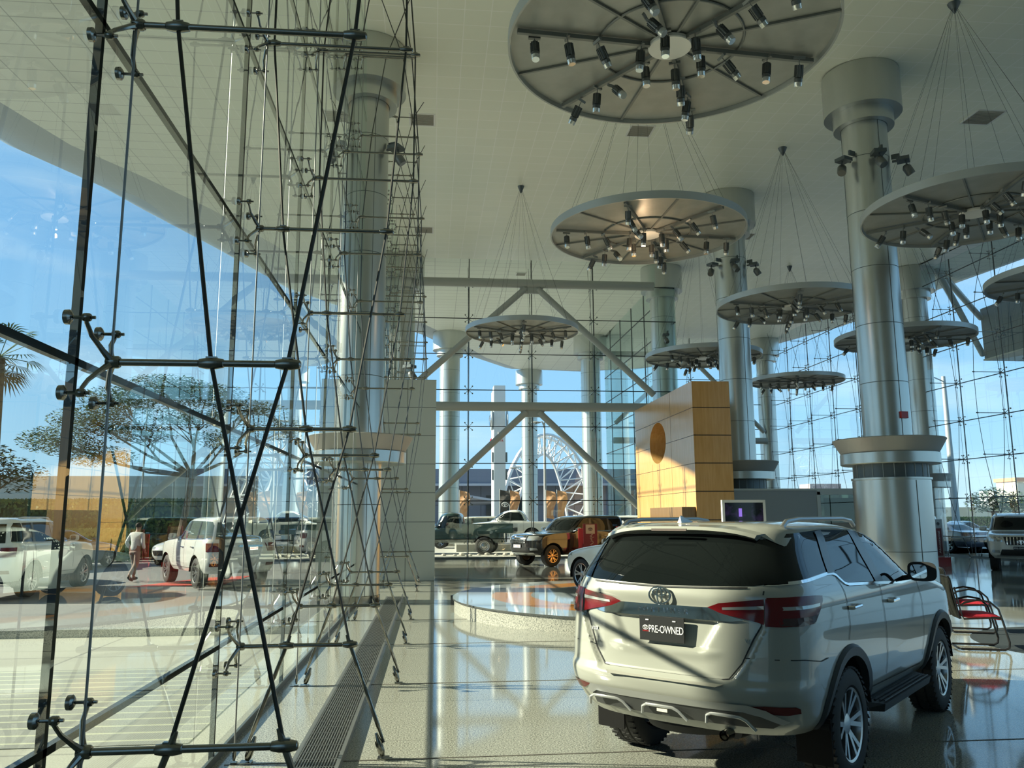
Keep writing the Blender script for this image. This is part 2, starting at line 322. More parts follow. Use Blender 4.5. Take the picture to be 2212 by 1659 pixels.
# ------------------------------------------------------------------ cable trusses
ENDX = [.99, .94, 1.21, 1.35, 1.35, 1.21, .94, .99]; MIDX = [.50, .59, .34, .20, .20, .34, .59, .50]; HUB = .14
def make_truss(top, name='cable_truss'):
    root = empty(name); NR = sum(z < top - .5 for z in ROWZ); RZ = ROWZ[:NR]
    for k, z in enumerate(RZ):
        s = MB(); e = ENDX[k]
        s.tube([(HUB, 0, z), (e + .05, 0, z)], .0165, 10)
        s.lathe([(.026, 0), (.03, .012), (.03, .05), (.024, .06)], (HUB - .02, 0, z), 12, 'X')
        st = s.build('strut', steel, root)
        for sy in (-1, 1):
            for sz in (-1, 1):
                a = MB(); p = [(HUB, sy * .012, z + sz * .01), (HUB - .022, sy * .05, z + sz * .045), (HUB - .05, sy * .11, z + sz * .10), (HUB - .055, sy * .165, z + sz * .15), (HUB - .05, sy * .172, z + sz * .17)]
                a.tube(p, [.017, .013, .011, .010, .012], 8)
                a.tube([(.02, sy * .172, z + sz * .17), (.125, sy * .172, z + sz * .17)], .0075, 8)
                a.lathe([(.016, 0), (.019, .008), (.019, .03), (.015, .036)], (.07, sy * .172, z + sz * .17), 10, 'X')
                a.lathe([(.020, -.012), (.033, -.008), (.034, .012), (.024, .020), (.01, .026)], (0.004, sy * .172, z + sz * .17), 14, 'X')
                a.build('spider_arm', steel, st)
        for x in (MIDX[k], e):
            c = MB(); c.lathe([(.012, -.062), (.021, -.055), (.028, -.02), (.028, .02), (.021, .055), (.012, .062)], (x, 0, z), 12, 'X')
            c.box((x, 0, z + .024), (.05, .022, .016)); c.build('cable_clamp', steel, st)
    a = [(1.27, 0, .12)] + [((ENDX if k in (0, 7) else MIDX)[k], 0, z) for k, z in enumerate(RZ)] + [(1.27, 0, top - .03)]
    b = [(.23, 0, .12)] + [((MIDX if k in (0, 7) else ENDX)[k], 0, z) for k, z in enumerate(RZ)] + [(.23, 0, top - .03)]
    for p in (a, b):
        m = MB(); m.tube(p, .0105, 6); m.build('bow_cable', cable_m, root)
        t = MB(); q0, q1 = Vector(p[0]), Vector(p[1]); d = (q1 - q0)
        t.tube([q0 + d * .05, q0 + d * .14, q0 + d * .16, q0 + d * .55, q0 + d * .57, q0 + d * .66, q0 + d * .68, q0 + d * 1.05, q0 + d * 1.1], [.012, .012, .016, .016, .012, .012, .016, .016, .010], 8)
        t.build('turnbuckle', steel, root)
    m = MB(); m.tube([(HUB, 0, .08), (HUB, 0, top - .03)], .0065, 6); m.build('tie_rod', rod_m, root)
    for x, x2, w in ((1.27, ENDX[0], 1), (.23, MIDX[0], 1), (HUB, HUB, .5)):
        m = MB(); d = (Vector((x2, 0, ROWZ[0])) - Vector((x, 0, 0))).normalized(); p = Vector((x, 0, 0))
        m.tube([p + d * .02, p + d * .05, p + d * .13 * (.4 + .6 * w), p + d * .17 * (.4 + .6 * w), p + d * .20 * w], [.016 * w, .028 * w, .030 * w, .018 * w, .012], 10)
        m.box((x, 0, .006), (.09 * w, .09 * w, .012)); m.build('cable_anchor', steel, root)
    return root
trusses = {}
def place_truss(i, loc, rz, label, group):
    key = round(CZ(loc[1] - .01) - .04, 1)
    if key not in trusses: o = trusses[key] = make_truss(key)
    else: o = copy_tree(trusses[key])
    o.location = loc; o.rotation_euler = (0, 0, rz); tag(o, label, 'cable truss', group)
n = 0
for i, y in enumerate(LY):
    lab = ['nearest steel cable truss bracing the left glass wall, thick cables crossing', 'second nearest steel cable truss along the left glass wall', 'third steel cable truss from the camera on the left glass wall', 'fourth steel cable truss from the camera on the left glass wall', 'steel cable truss on the left glass wall just before the left column'][i] if i < 5 else \
        'steel cable truss on the left glass wall, %s one beyond the left column' % ORD[i - 5]
    place_truss(n, (XL + .012, y, 0), 0, lab, 'cable trusses along the left glass wall'); n += 1
RYT = [y for y in RY if abs(y - 37.19) > .1]
for i, y in enumerate(RYT):
    place_truss(n, (XR - .012, y, 0), pi, 'slender steel cable truss on the right glass wall, %s from the right edge inward' % ORD[i], 'cable trusses along the right glass wall'); n += 1
for i, x in enumerate(FX):
    place_truss(n, (x, YF + .012, 0), pi / 2, 'thin cable truss with star fittings on the far glass wall, %s one' % ['left', 'middle', 'right'][i], 'cable trusses on the far glass wall'); n += 1
for i in range(3):
    place_truss(n, (XM + 3 * (i + 1), YB + .012, 0), pi / 2, 'distant cable truss on the rear glass beyond the orange block, %s from left' % ORD[i], 'cable trusses on the rear glass wall'); n += 1
# ------------------------------------------------------------------ columns
seam_m = mat('column_seam', (.10, .12, .12), .5)
def column(x, y, label, group, drum=False, ring=True, r=.59, outdoor=False, rot=2.0, s_=1.0):
    c = empty('column', (x, y, 0), label=label, cat='column', group=group)
    k0 = (CZ(y - 1) - 1.85) / 12.15; r *= k0; rk = k0
    def Z(z): return z if z < .3 else 1.85 + (z - 1.85) * k0
    h0 = Z(2.75) if drum else 0
    m = MB().use(alu); m.lathe([(r, h0), (r, Z(12.75))], n=40, cap=False)
    m.use(seam_m)
    for z in [Z(k * 1.55 + .6) for k in range(1, 8)]:
        if z > h0 + .3: m.lathe([(r + .002, z - .008), (r + .004, z), (r + .002, z + .008)], n=40, cap=False)
    for a in (rot, rot + pi * .66, rot - pi * .66): m.bar((r * cos(a), r * sin(a), h0), (r * cos(a), r * sin(a), Z(12.7)), .012, .012, (0, 1, 0))
    m.build('shaft', None, c, 30)
    m = MB(); m.lathe([(r + .01, Z(12.42)), (r * 1.33, Z(12.42)), (r * 1.33, Z(12.78)), (r * 1.33, Z(12.80)), (r * 1.72, Z(12.80)), (r * 1.72, Z(13.9)), (r * 1.70, CZ(y - r * 1.7) - .005)], n=44, cap=False)
    m.build('capital', alu, c, 30)
    if not drum: MB().lathe([(r + .015, 0), (r + .015, .16), (r, .17)], n=36, cap=False).build('base_ring', steel, c)
    if drum:
        q = .93 * rk
        m = MB().use(alu); m.lathe([(q, 0.0), (q, Z(2.72)), (q + .03, Z(2.73)), (q + .03, Z(2.78)), (q - .03, Z(2.78))], n=48, cap=False)
        m.use(seam_m); m.lathe([(q + .003, 1.0), (q + .006, 1.008), (q + .003, 1.016)], n=48, cap=False)
        for a in (rot, rot + 2.1, rot - 2.1): m.bar((q * cos(a), q * sin(a), 0), (q * cos(a), q * sin(a), Z(2.7)), .014, .014, (0, 1, 0))
        m.build('drum', None, c, 30)
        q -= .03; m = MB().use(alu_dark); m.lathe([(q, Z(2.78)), (q, Z(3.14))], n=48, cap=False); m.use(alu_paint); q += .003
        for k in range(22): a = k * 2 * pi / 22; m.bar((q * cos(a), q * sin(a), Z(2.78)), (q * cos(a), q * sin(a), Z(3.14)), .012, .012, (0, 1, 0))
        m.build('grille_band', None, c, 30)
    if ring:
        s = (1.0 if drum else .97 * s_) * rk
        MB().lathe([(r, Z(3.12)), (1.17 * s, Z(3.12)), (1.20 * s, Z(3.14)), (1.20 * s, Z(3.40)), (1.19 * s, Z(3.41))], n=48, cap=False).build('ring_band', alu, c, 30)
        m = MB(); m.lathe([(1.17 * s, Z(3.41)), (1.37 * s, Z(3.76)), (1.35 * s, Z(3.78)), (1.13 * s, Z(3.50)), (r, Z(3.48))], n=48, cap=False); m.build('uplight_ring', mat('ring_grey', (.40, .39, .36), .45, .3), c, 30)
    return c
G = 'round metal columns under the canopy'
column(-1.70, 18.85, 'left round column with flared ring standing in the glass line', G, rot=1)
column(11.03, 18.9, 'large round column with wide drum and dark grille band behind the car', G, True, rot=-1.45)
column(10.82, 28.1, 'round column with flared ring directly behind the orange wood block', G, True, rot=-1.3)
column(23.75, 37.4, 'round column in the right glass line behind the large drum column', G, False, rot=-1.2, s_=.78)
column(23.0, 54.2, 'far round column at the end of the right glass wall', G, False, False)
column(11.2, 38.4, 'far round column at the right end of the far glass wall', G, False, False)
column(-1.5, 37.6, 'far round column at the left end of the far glass wall above grey wall', G, False, False)
G2 = 'outdoor columns holding the canopy'
column(1.05, 53.7, 'outdoor round column beyond the far glass, left of three', G2, False, False, .66)
column(8.0, 67.6, 'outdoor round column beyond the far glass, middle and farthest', G2, False, False, .66)
column(10.65, 54.2, 'outdoor round column beyond the far glass, right of three', G2, False, False, .66)
# ------------------------------------------------------------------ tubular bracing on the far wall
def brace(yy, x0, x1, xc, label):
    b = empty('brace_frame', (xc, yy, 0), label=label, cat='bracing')
    for z, zl in ((12.72, 8.0), (6.85, 2.0)):
        MB().tube([(x0 - xc, 0, z), (x1 - xc, 0, z)], .21, 16).build('beam', alu_paint, b)
        for sx, xe in ((-1, x0), (1, x1)):
            MB().tube([(sx * .3, 0, z - .25), (xe - xc - sx * .15, 0, zl - (.55 if sx > 0 else 0))], .15, 14).build('diagonal', alu_paint, b)
        MB().poly([(-.62, -.06, z - .1), (.62, -.06, z - .1), (.42, -.06, z - .48), (-.42, -.06, z - .48)], (0, .12, 0)).build('gusset', alu_paint, b, 0)
brace(37.15, -.85, 10.45, 4.55, 'grey tubular beams with inverted V braces across the far glass wall')
brace(53.6, 12, 22.6, 17.3, 'distant grey tubular bracing on rear glass beyond the orange block')
# wall blocks
struct(MB().box((-9.8, -1.4, 6.5), (.6, 17.6, 13)).build('shade_wall', mat('shade_wall_stone', (.45, .44, .38), .8), smooth=0))  # unseen wall, added so the right side of the tailgate falls into shade
grey_pan = tiles('grey_metal_panel', (.50, .52, .46), (.52, .54, .48), (.16, .17, .155), 1.12, .855, .012, .38, 'XZ')
o = MB().box((0, 0, 2.99), (1.72, .9, 5.98)).build('partition_wall', grey_pan, smooth=0); o.location = (-.78, 25.15, 0)
tag(o, 'tall grey panelled wall block next to the left column', 'wall block')
wood = noise_mix('maple_veneer', (.50, .27, .085), (.60, .345, .13), 2.2, .3, .7, rough=.16, detail=5, stretch=(6, 6, .5), spec=.7)
ob = empty('wood_feature_block', (8.0, 24.5, 0), label='tall orange veneer block with an oval hole behind the white car', cat='feature wall')
H = 6.0; L = 7.3; T = 1.2; rows_ = 7
m = MB(); hc = (4.1, 4.42); ha, hb = 1.05, .73; NS = 48
# long face (normal -X) with the oval hole: ring of quads between oval and rectangle
def rect_pt(a):
    c, s_ = cos(a), sin(a); best = 1e9
    for lim, v in ((L - hc[0], c), (-hc[0], c), (H - hc[1], s_), (-hc[1], s_)):
        if abs(v) > 1e-9 and lim / v > 0: best = min(best, lim / v)
    return (hc[0] + c * best, hc[1] + s_ * best)
angs = sorted([2 * pi * k / NS for k in range(NS)] + [atan2(y - hc[1], x - hc[0]) % (2 * pi) for x, y in ((0, 0), (L, 0), (L, H), (0, H))])
for x in (0, T):
    inn = [(x, hc[0] + ha * cos(a), hc[1] + hb * sin(a)) for a in angs]; out = [(x, *rect_pt(a)) for a in angs]; q = len(angs)
    m.add(inn + out, [(i, (i + 1) % q, q + (i + 1) % q, q + i) for i in range(q)])
inn = [(0, hc[0] + ha * cos(a), hc[1] + hb * sin(a)) for a in angs]; in2 = [(T, b, c) for a, b, c in inn]
m.add(inn + in2, [(i, (i + 1) % q, q + (i + 1) % q, q + i) for i in range(q)])
for a, b in (((0, 0), (0, H)), ((L, 0), (L, H)), ((0, H), (L, H))):
    m.add([(0, *a), (0, *b), (T, *b), (T, *a)], [(0, 1, 2, 3)])
m.build('veneer_body', wood, ob, 30)
m = MB()
for k in range(1, rows_): 
    z = k * .862
    m.box((T / 2, -.001, z), (T, .006, .028))
    if abs(z - hc[1]) < hb:
        dy = ha * sqrt(1 - ((z - hc[1]) / hb) ** 2); m.box((-.001, (hc[0] - dy) / 2, z), (.005, hc[0] - dy, .014)); m.box((-.001, (hc[0] + dy + L) / 2, z), (.005, L - hc[0] - dy, .014))
    else: m.box((-.001, L / 2, z), (.005, L, .014))
for y in (2.43, 4.86):
    m.box((-.001, y, 2.0 if abs(y - hc[0]) < ha else H / 2), (.005, .008, 3.4 if abs(y - hc[0]) < ha else H))
m.build('panel_grooves', mat('groove_dark', (.05, .028, .012), .6), ob, 0)
MB_c = MB().box((0, 0, 1.06), (.42, 3.7, 2.12)).build('low_brown_box', noise_mix('brown_veneer', (.17, .095, .035), (.21, .12, .05), 2.2, .3, .7, rough=.25, detail=5, stretch=(6, 6, .5)), smooth=0); MB_c.location = (7.77, 26.4, 0)  # box of darker brown before the lower part of the block face
tag(MB_c, 'low brown veneer box against the oval-hole face of the orange block', 'cabinet')
# low office partition right of the block
pr = empty('office_partition', (9.25, 25.6, 0), label='grey low office partition with framed window right of the orange block', cat='partition')
pg = mat('partition_grey', (.21, .235, .245), .5, .1)
MB().box((1.55, 0, 1.32), (3.1, .1, 2.64)).build('solid_panel', pg, pr, 0)
m = MB(); m.box((1.55, -.01, 2.67), (3.1, .14, .06))
m.box((3.9, 0, 2.6), (1.6, .12, .2)); m.box((3.15, 0, 1.3), (.12, .12, 2.6)); m.box((4.62, 0, 1.33), (.16, .14, 2.66)); m.box((3.9, 0, .45), (1.6, .12, .9)); m.build('frame', alu_paint, pr, 0)
MB().box((3.87, 0, 1.7), (1.34, .02, 1.62)).build('window_pane', glass('smoked_glass', (.30, .36, .30), 1.0), pr, 0)
MB().box((3.95, .15, 1.9), (1.05, .03, 1.0)).build('blind', mat('olive_blind', (.13, .15, .09), .7), pr, 0)
# counterpart display screen
tv = empty('display_screen', (8.35, 21.6, 0), .05, label='white framed flat display screen in front of the orange block', cat='screen')
m = MB(); w_, h_ = 1.16, .62
for sx in (-1, 1): m.box((sx * w_ / 2, 0, 1.92), (.07, .09, h_ + .07))
m.box((0, 0, 1.92 + h_ / 2), (w_ + .07, .09, .07)); m.box((0, 0, 1.92 - h_ / 2), (w_ + .07, .09, .07)); m.box((0, .07, 1.92), (w_, .06, h_)); m.build('frame', white_p, tv, 0)
sm = noise_mix('screen_image', (.006, .008, .014), (.10, .05, .22), 3.2, .5, .75, rough=.08)
MB().box((0, -.02, 1.92), (w_ - .06, .03, h_ - .06)).build('screen', sm, tv, 0)
m = MB(); m.box((0, .1, .9), (.18, .12, 1.5)); m.box((0, .1, .02), (.8, .6, .04)); m.build('stand', white_p, tv, 0)
o = MB().box((-.11, -.045, 1.93), (.09, .006, .22)).build('bright_patch', mat('violet_patch', (.05, .03, .14), .3, emit=(.20, .12, .5), es=.6), tv, 0)
# ================================================================== HANGING LIGHT DISCS
disc_m = noise_mix('perforated_disc', (.34, .36, .34), (.38, .40, .38), 3, rough=.42, metal=.35)
rib_m = mat('disc_rib', (.20, .22, .215), .45, .3)
rim_m = mat('disc_rim', (.42, .45, .45), .35, .4)
spot_m = mat('spot_body', (.16, .17, .165), .4, .6)
def make_disc(R):
    root = empty('hanging_light_disc')
    MB().lathe([(0.02, .05), (R - .01, .05), (R - .01, .062), (0.02, .062)], n=72, cap=False).build('disc_panel', disc_m, root, 30)
    MB().lathe([(R, -.02), (R + .03, -.02), (R + .03, .15), (R, .15), (R, -.02)], n=72, cap=False).build('rim', rim_m, root, 30)
    MB().tube([(R * .45 * cos(a * pi / 24), R * .45 * sin(a * pi / 24), .03) for a in range(48)], .018, 6, closed=True).build('inner_ring', rib_m, root)
    m = MB(); m.lathe([(.001, -.035), (.30, -.035), (.31, -.02), (.31, .02), (.001, .02)], n=28, cap=False); m.build('hub_plate', white_p, root, 30)
    for k in range(6):
        a = k * pi / 3
        MB().bar((.3 * cos(a + pi / 6), .3 * sin(a + pi / 6), .03), (R * cos(a + pi / 6), R * sin(a + pi / 6), .03), .035, .03).build('rib', rib_m, root, 0)
        MB().bar((.3 * cos(a), .3 * sin(a), -.005), (R * .97 * cos(a), R * .97 * sin(a), -.005), .055, .06).build('light_track', rib_m, root, 0)
    for k in range(12):
        a = k * pi / 6 + .1
        m = MB(); m.tube([(R * .9 * cos(a), R * .9 * sin(a), .06), (0, 0, 5.0)], .0035, 3, cap=False); m.build('suspension_wire', cable_m, root, 0)
    m = MB(); m.lathe([(.02, -.25), (.12, -.06), (.14, -.005)], (0, 0, 5.0), 16); m.build('ceiling_mount', alu_dark, root)
    sr = random.Random(3); first = None
    for k in range(6):
        a = k * pi / 3
        for j, q in enumerate((.2, .42, .64, .86)):
            rad = R * q; tiltx = sr.uniform(.1, .9) * (1 if q > .3 else .15); yaw = a + sr.choice((pi / 2, -pi / 2, 0)) + sr.uniform(-.4, .4)
            if first is None:
                s = MB(); s.lathe([(.055, .02), (.072, 0), (.072, -.05), (.066, -.06), (.066, -.10), (.062, -.115)][::-1], n=12)
                s.lathe([(.064, .20), (.064, .02)][::-1], n=12)
                for t in range(12): b_ = t * pi / 6; s.bar((.068 * cos(b_), .068 * sin(b_), .02), (.068 * cos(b_), .068 * sin(b_), .20), .006, .018, (cos(b_), sin(b_), 0))
                sp_ = s.build('spotlight', spot_m, root, 30); first = sp_
                MB().lathe([(.001, -.12), (.062, -.12), (.068, -.11), (.070, -.062), (.073, -.055)], n=14, cap=False).build('lens', lens_m, sp_)
                b = MB(); b.tube([(.075, 0, 0), (.075, 0, .12), (0, 0, .22), (0, 0, .30)], .008, 6); b.box((0, 0, .31), (.2, .045, .04)); b.build('bracket', rib_m, sp_)
            else: sp_ = copy_tree(first, root)
            sp_.scale = (.84, .84, .9); sp_.location = (rad * cos(a), rad * sin(a), -.30); sp_.rotation_euler = (tiltx * .9, 0, yaw)
    return root
first_disc = {}
def disc(x, y, z, R, rot, label):
    d = make_disc(2.29) if not first_disc else copy_tree(first_disc['o'])
    first_disc.setdefault('o', d); d.location = (x, y, z); d.rotation_euler = (0, 0, rot); s = R / 2.29; d.scale = (s, s, 1)
    if 1:
        for ch in d.children:
            if ch.name.startswith(('suspension_wire', 'ceiling_mount')): ch.scale = (1, 1, (CZ(y) - z) / 5.0)
    tag(d, label, 'light fitting', 'round hanging light discs')
disc(3.17, 10.05, 8.2, 2.19, .08, 'largest and nearest hanging spotlight disc at the top of view')
disc(4.82, 17.5, 8.2, 2.18, .05, 'hanging spotlight disc left of centre, second nearest, with a warm lit lamp')
disc(3.05, 27.75, 8.2, 1.95, .45, 'hanging spotlight disc in front of the far wall bracing')
disc(11.45, 15.6, 8.2, 2.23, .35, 'hanging spotlight disc at the right edge beside the drum column')
disc(11.0, 23.6, 8.2, 2.25, .2, 'hanging spotlight disc between the two right-hand columns')
disc(10.92, 31.8, 8.2, 2.3, .6, 'hanging spotlight disc above the orange wood block')
disc(17.42, 37.4, 8.2, 2.17, .1, 'small hanging disc low before the right glass, left of drum column')
disc(17.2, 27.9, 8.2, 2.37, .5, 'hanging disc passing behind the large drum column')
disc(17.6, 20.2, 8.2, 2.2, .3, 'hanging disc cut off by the right frame edge')
lit = [c for c in bpy.data.objects if c.name == 'hanging_light_disc.001'][0]; sp1 = sorted([c for c in lit.children if c.name.startswith('spotlight')], key=lambda c: c.name)[16]
sp1.rotation_euler = (.12, 0, 0); wl = bpy.data.lights.new('warm_spot', 'POINT'); wl.energy = 7; wl.color = (1, .66, .38); wl.shadow_soft_size = .05
wo_ = bpy.data.objects.new('warm_spot', wl); COL.objects.link(wo_); wo_.parent = sp1; wo_.location = (0, 0, -.27)
MB().lathe([(.001, -.126), (.058, -.126)], n=14, cap=False).build('glowing_lens', mat('lamp_glow', (1, .8, .6), .3, emit=(1, .74, .45), es=9), sp1, 0)
# floodlight clusters on columns
flood0 = {}
def flood(x, y, z, rz, label):
    if not flood0:
        r = empty('column_floodlight'); m = MB(); m.box((.12, 0, .05), (.24, .05, .05)); m.box((.25, 0, .05), (.30, .30, .09)); m.box((.08, .12, .22), (.2, .05, .12)); m.build('gear_box', alu_dark, r, 0)
        m = MB(); m.lathe([(.10, -.16), (.11, -.12), (.11, .05), (.06, .12), (.03, .13)], (0, 0, 0), 16); l = m.build('lamp_head', spot_m, r); l.location = (.34, 0, -.22); l.rotation_euler = (.3, -.5, 0)
        MB().lathe([(.001, -.15), (.095, -.15)], n=16, cap=False).build('lens', lens_m, l)
        MB().tube([(.3, 0, .03), (.33, 0, -.12)], .02, 6).build('bracket', alu_dark, r); flood0['o'] = r
    else: r = copy_tree(flood0['o'])
    r.location = (x, y, z); r.rotation_euler = (0, 0, rz); tag(r, label, 'floodlight', 'floodlights clamped to the columns')
for (cx, cy, z, nm, angs_) in ((11.03, 18.9, 10.65, 'the large drum column', (-2.75, -1.75, -.6)), (10.82, 28.1, 10.8, 'the column behind the orange block', (-2.75, -1.75, -.6)), (-1.7, 18.85, 10.45, 'the left column', (-.5,)), (11.2, 38.4, 10.4, 'the far wall right column', (-1.7,)), (24.0, 37.6, 10.8, 'the right glass line column', (-1.9,))):
    for a, w in zip(angs_, ('on the left side', 'on the front', 'on the right side')):
        flood(cx + .6 * cos(a), cy + .6 * sin(a), z, a, 'grey floodlight clamped to %s, %s' % (nm, w if len(angs_) > 1 else 'high up'))
flood(-.95, 25.0, 6.36, -.6, 'grey lamp mounted just above the top edge of the grey wall block')
o = MB().box((0, 0, 0), (.06, .2, .16)).build('alarm_box', red_p, smooth=0); o.location = (11.03 + .57 * cos(-1.35), 18.9 + .57 * sin(-1.35), 4.2); o.rotation_euler = (0, 0, -1.35)
tag(o, 'small red alarm box on the shaft of the drum column', 'alarm')
# ------------------------------------------------------------------ round car platform
pc = (4.55, 16.75); PR = 4.1
pf = empty('car_platform', (*pc, 0), label='low round granite platform with orange ring carrying the white saloon', cat='platform')
MB().lathe([(PR, 0), (PR, .24), (PR - .01, .245)], n=96, cap=False).build('granite_side', pale_gr, pf, 30)
blue_st = noise_mix('polished_pale_stone', (.30, .34, .36), (.36, .40, .41), 60, rough=.04, spec=.9)
orange_st = noise_mix('orange_inlay_stone', (.50, .20, .045), (.58, .27, .09), 40, rough=.06, spec=.8)
def annulus(r0, r1, z, name, mt):
    m = MB(); n = 96
    m.add([(r * cos(2 * pi * k / n), r * sin(2 * pi * k / n), z) for r in (r0, r1) for k in range(n)], [(k, (k + 1) % n, n + (k + 1) % n, n + k) for k in range(n)]); return m.build(name, mt, pf, 0)
annulus(3.35, PR + .03, .27, 'top_border', blue_st); annulus(2.55, 3.35, .27, 'orange_ring', orange_st); annulus(.001, 2.55, .27, 'top_centre', blue_st)
MB().lathe([(PR + .03, .27), (PR + .03, .24), (PR, .24)], n=96, cap=False).build('top_edge', dark_gr, pf, 0)
a = pi * .82
m = MB(); m.box((PR * cos(2.75), PR * sin(2.75) , .09), (.55, .5, .18), 2.75); m.build('step', dark_gr, pf, 0)
# ================================================================== CARS
def interp(tab, z, j):
    if z <= tab[0][0]: return tab[0][j]
    for i in range(len(tab) - 1):
        a, b = tab[i], tab[i + 1]
        if z <= b[0]:
            h = b[0] - a[0]; t = (z - a[0]) / h
            def sl(k):
                if k <= 0 or k >= len(tab) - 1: 
                    k2 = max(1, min(k, len(tab) - 1)); k1 = k2 - 1
                    return (tab[k2][j] - tab[k1][j]) / (tab[k2][0] - tab[k1][0])
                d0 = (tab[k][j] - tab[k - 1][j]) / (tab[k][0] - tab[k - 1][0]); d1 = (tab[k + 1][j] - tab[k][j]) / (tab[k + 1][0] - tab[k][0])
                return 0 if d0 * d1 <= 0 else 2 * d0 * d1 / (d0 + d1)
            m0, m1 = sl(i) * h, sl(i + 1) * h
            return (2*t**3-3*t*t+1)*a[j] + (t**3-2*t*t+t)*m0 + (-2*t**3+3*t*t)*b[j] + (t**3-t*t)*m1
    return tab[-1][j]
def sst(a, b, x):
    t = max(0, min(1, (x - a) / (b - a))); return t * t * (3 - 2 * t)
class Shell:
    """car skin as stacked rounded contours; rows are (z, rear, front, half width)"""
    def __init__(s, rows, Lr=.55, Lf=.8, p=3.0, relief=None, pf=2.6): s.rows = rows; s.Lr = Lr; s.Lf = Lf; s.p = p; s.pf = pf; s.relief = relief
    def par(s, z): return [interp(s.rows, z, j) for j in (1, 2, 3)]
    def side(s, u, z):
        a, b, w = s.par(z); d = u - a; e = b - u; y = w
        Lr, Lf = min(s.Lr, (b - a) / 2), min(s.Lf, (b - a) / 2)
        if d < Lr: t = min(1, (Lr - d) / Lr); y = w * max(0, 1 - t ** s.p) ** (1 / s.p)
        if e < Lf: t = min(1, (Lf - e) / Lf); y = min(y, w * max(0, 1 - t ** s.pf) ** (1 / s.pf))
        return y
    def rear(s, v, z):
        a, b, w = s.par(z); q = min(.9999, abs(v) / w); L = min(s.Lr, (b - a) / 2)
        return a + L * (1 - (1 - q ** s.p) ** (1 / s.p)) + (s.relief(v, z) if s.relief else 0)
    def front(s, v, z):
        a, b, w = s.par(z); q = min(.9999, abs(v) / w); L = min(s.Lf, (b - a) / 2)
        return b - L * (1 - (1 - q ** s.pf) ** (1 / s.pf))
    def contour(s, z, nc, ns):
        a, b, w = s.par(z); qs = [i / nc * .86 for i in range(nc)] + [.86, .90, .93, .955, .975, .99, .9985]
        R = [(s.rear(q * w, z), q * w) for q in qs]; F = [(s.front(q * w, z), q * w) for q in qs]
        u0, u1 = a + min(s.Lr, (b - a) / 2), b - min(s.Lf, (b - a) / 2)
        mid = [(u0 + (u1 - u0) * i / ns, w) for i in range(ns + 1)]
        half = R + mid + F[::-1]                       # rear centre -> front centre on +v
        return [(u, v, z) for u, v in half] + [(u, -v, z) for u, v in half[::-1][1:-1]]
    def mesh(s, zs, wheels, Ra, nc=22, ns=44, arch_z=None):
        m = MB(); C_ = [s.contour(z, nc, ns) for z in zs]; n = len(C_[0]); vs = [Vector(p) for c in C_ for p in c]
        ins = [False] * len(vs)
        for i, v in enumerate(vs):
            for (wu, wz) in wheels:
                d = sqrt((v.x - wu) ** 2 + (v.z - wz) ** 2)
                if d < Ra and abs(v.y) > .45: ins[i] = (wu, wz)
        fs = []
        for i in range(len(zs) - 1):
            for k in range(n):
                f = (i * n + k, i * n + (k + 1) % n, (i + 1) * n + (k + 1) % n, (i + 1) * n + k)
                if all(ins[q] for q in f): continue
                fs.append(f)
        used = {q for f in fs for q in f}
        for q in used:
            if ins[q]:
                wu, wz = ins[q]; dx, dz = vs[q].x - wu, vs[q].z - wz; d = max(1e-4, sqrt(dx * dx + dz * dz)); nu, nz = wu + dx / d * Ra, wz + dz / d * Ra
                if nz < zs[0]: nz = zs[0]
                vs[q] = Vector((nu, vs[q].y, nz))
        fs.append(tuple((len(zs) - 1) * n + k for k in range(n)))
        m.add(vs, fs); return m
    def patch(s, poly, where, off=.004, side=-1, step=.07, arg=None):
        """flat outline wrapped on to the skin: side (u,z), rear/front (v,z)"""
        bm = bmesh.new(); vv = [bm.verts.new((p[0], p[1], 0)) for p in poly]; bm.faces.new(vv)
        lo = [min(p[i] for p in poly) for i in (0, 1)]; hi = [max(p[i] for p in poly) for i in (0, 1)]
        for i in (0, 1):
            k = int((hi[i] - lo[i]) / step)
            for j in range(1, k + 1):
                c = [0, 0, 0]; nn = [0, 0, 0]; c[i] = lo[i] + (hi[i] - lo[i]) * j / (k + 1); nn[i] = 1
                bmesh.ops.bisect_plane(bm, geom=bm.verts[:] + bm.edges[:] + bm.faces[:], plane_co=c, plane_no=nn)
        bm.verts.ensure_lookup_table(); idx = {v: i for i, v in enumerate(bm.verts)}; P = []
        for v in bm.verts:
            a, z = v.co.x, v.co.y
            if where == 'side': P.append((a, side * (s.side(a, z) + off), z))
            elif where == 'rear': P.append((s.rear(a, z) - off, a, z))
            else: P.append((s.front(a, z) + off, a, z))
        m = MB(); m.add(P, [[idx[v] for v in f.verts] for f in bm.faces]); bm.free(); return m
    def strip(s, line, w, where, off=.005, side=-1):
        """narrow band along a polyline on the skin"""
        pts = []
        for a, b in zip(line, line[1:]):
            k = max(1, int(sqrt((b[0] - a[0]) ** 2 + (b[1] - a[1]) ** 2) / .06))
            pts += [(a[0] + (b[0] - a[0]) * i / k, a[1] + (b[1] - a[1]) * i / k) for i in range(k)]
        pts.append(line[-1]); L = []; R = []
        for i, p in enumerate(pts):
            a, b = pts[max(0, i - 1)], pts[min(len(pts) - 1, i + 1)]; dx, dy = b[0] - a[0], b[1] - a[1]; d = sqrt(dx * dx + dy * dy) or 1
            L.append((p[0] - dy / d * w / 2, p[1] + dx / d * w / 2)); R.append((p[0] + dy / d * w / 2, p[1] - dx / d * w / 2))
        P = []
        for a, z in L + R:
            if where == 'side': P.append((a, side * (s.side(a, z) + off), z))
            elif where == 'rear': P.append((s.rear(a, z) - off, a, z))
            else: P.append((s.front(a, z) + off, a, z))
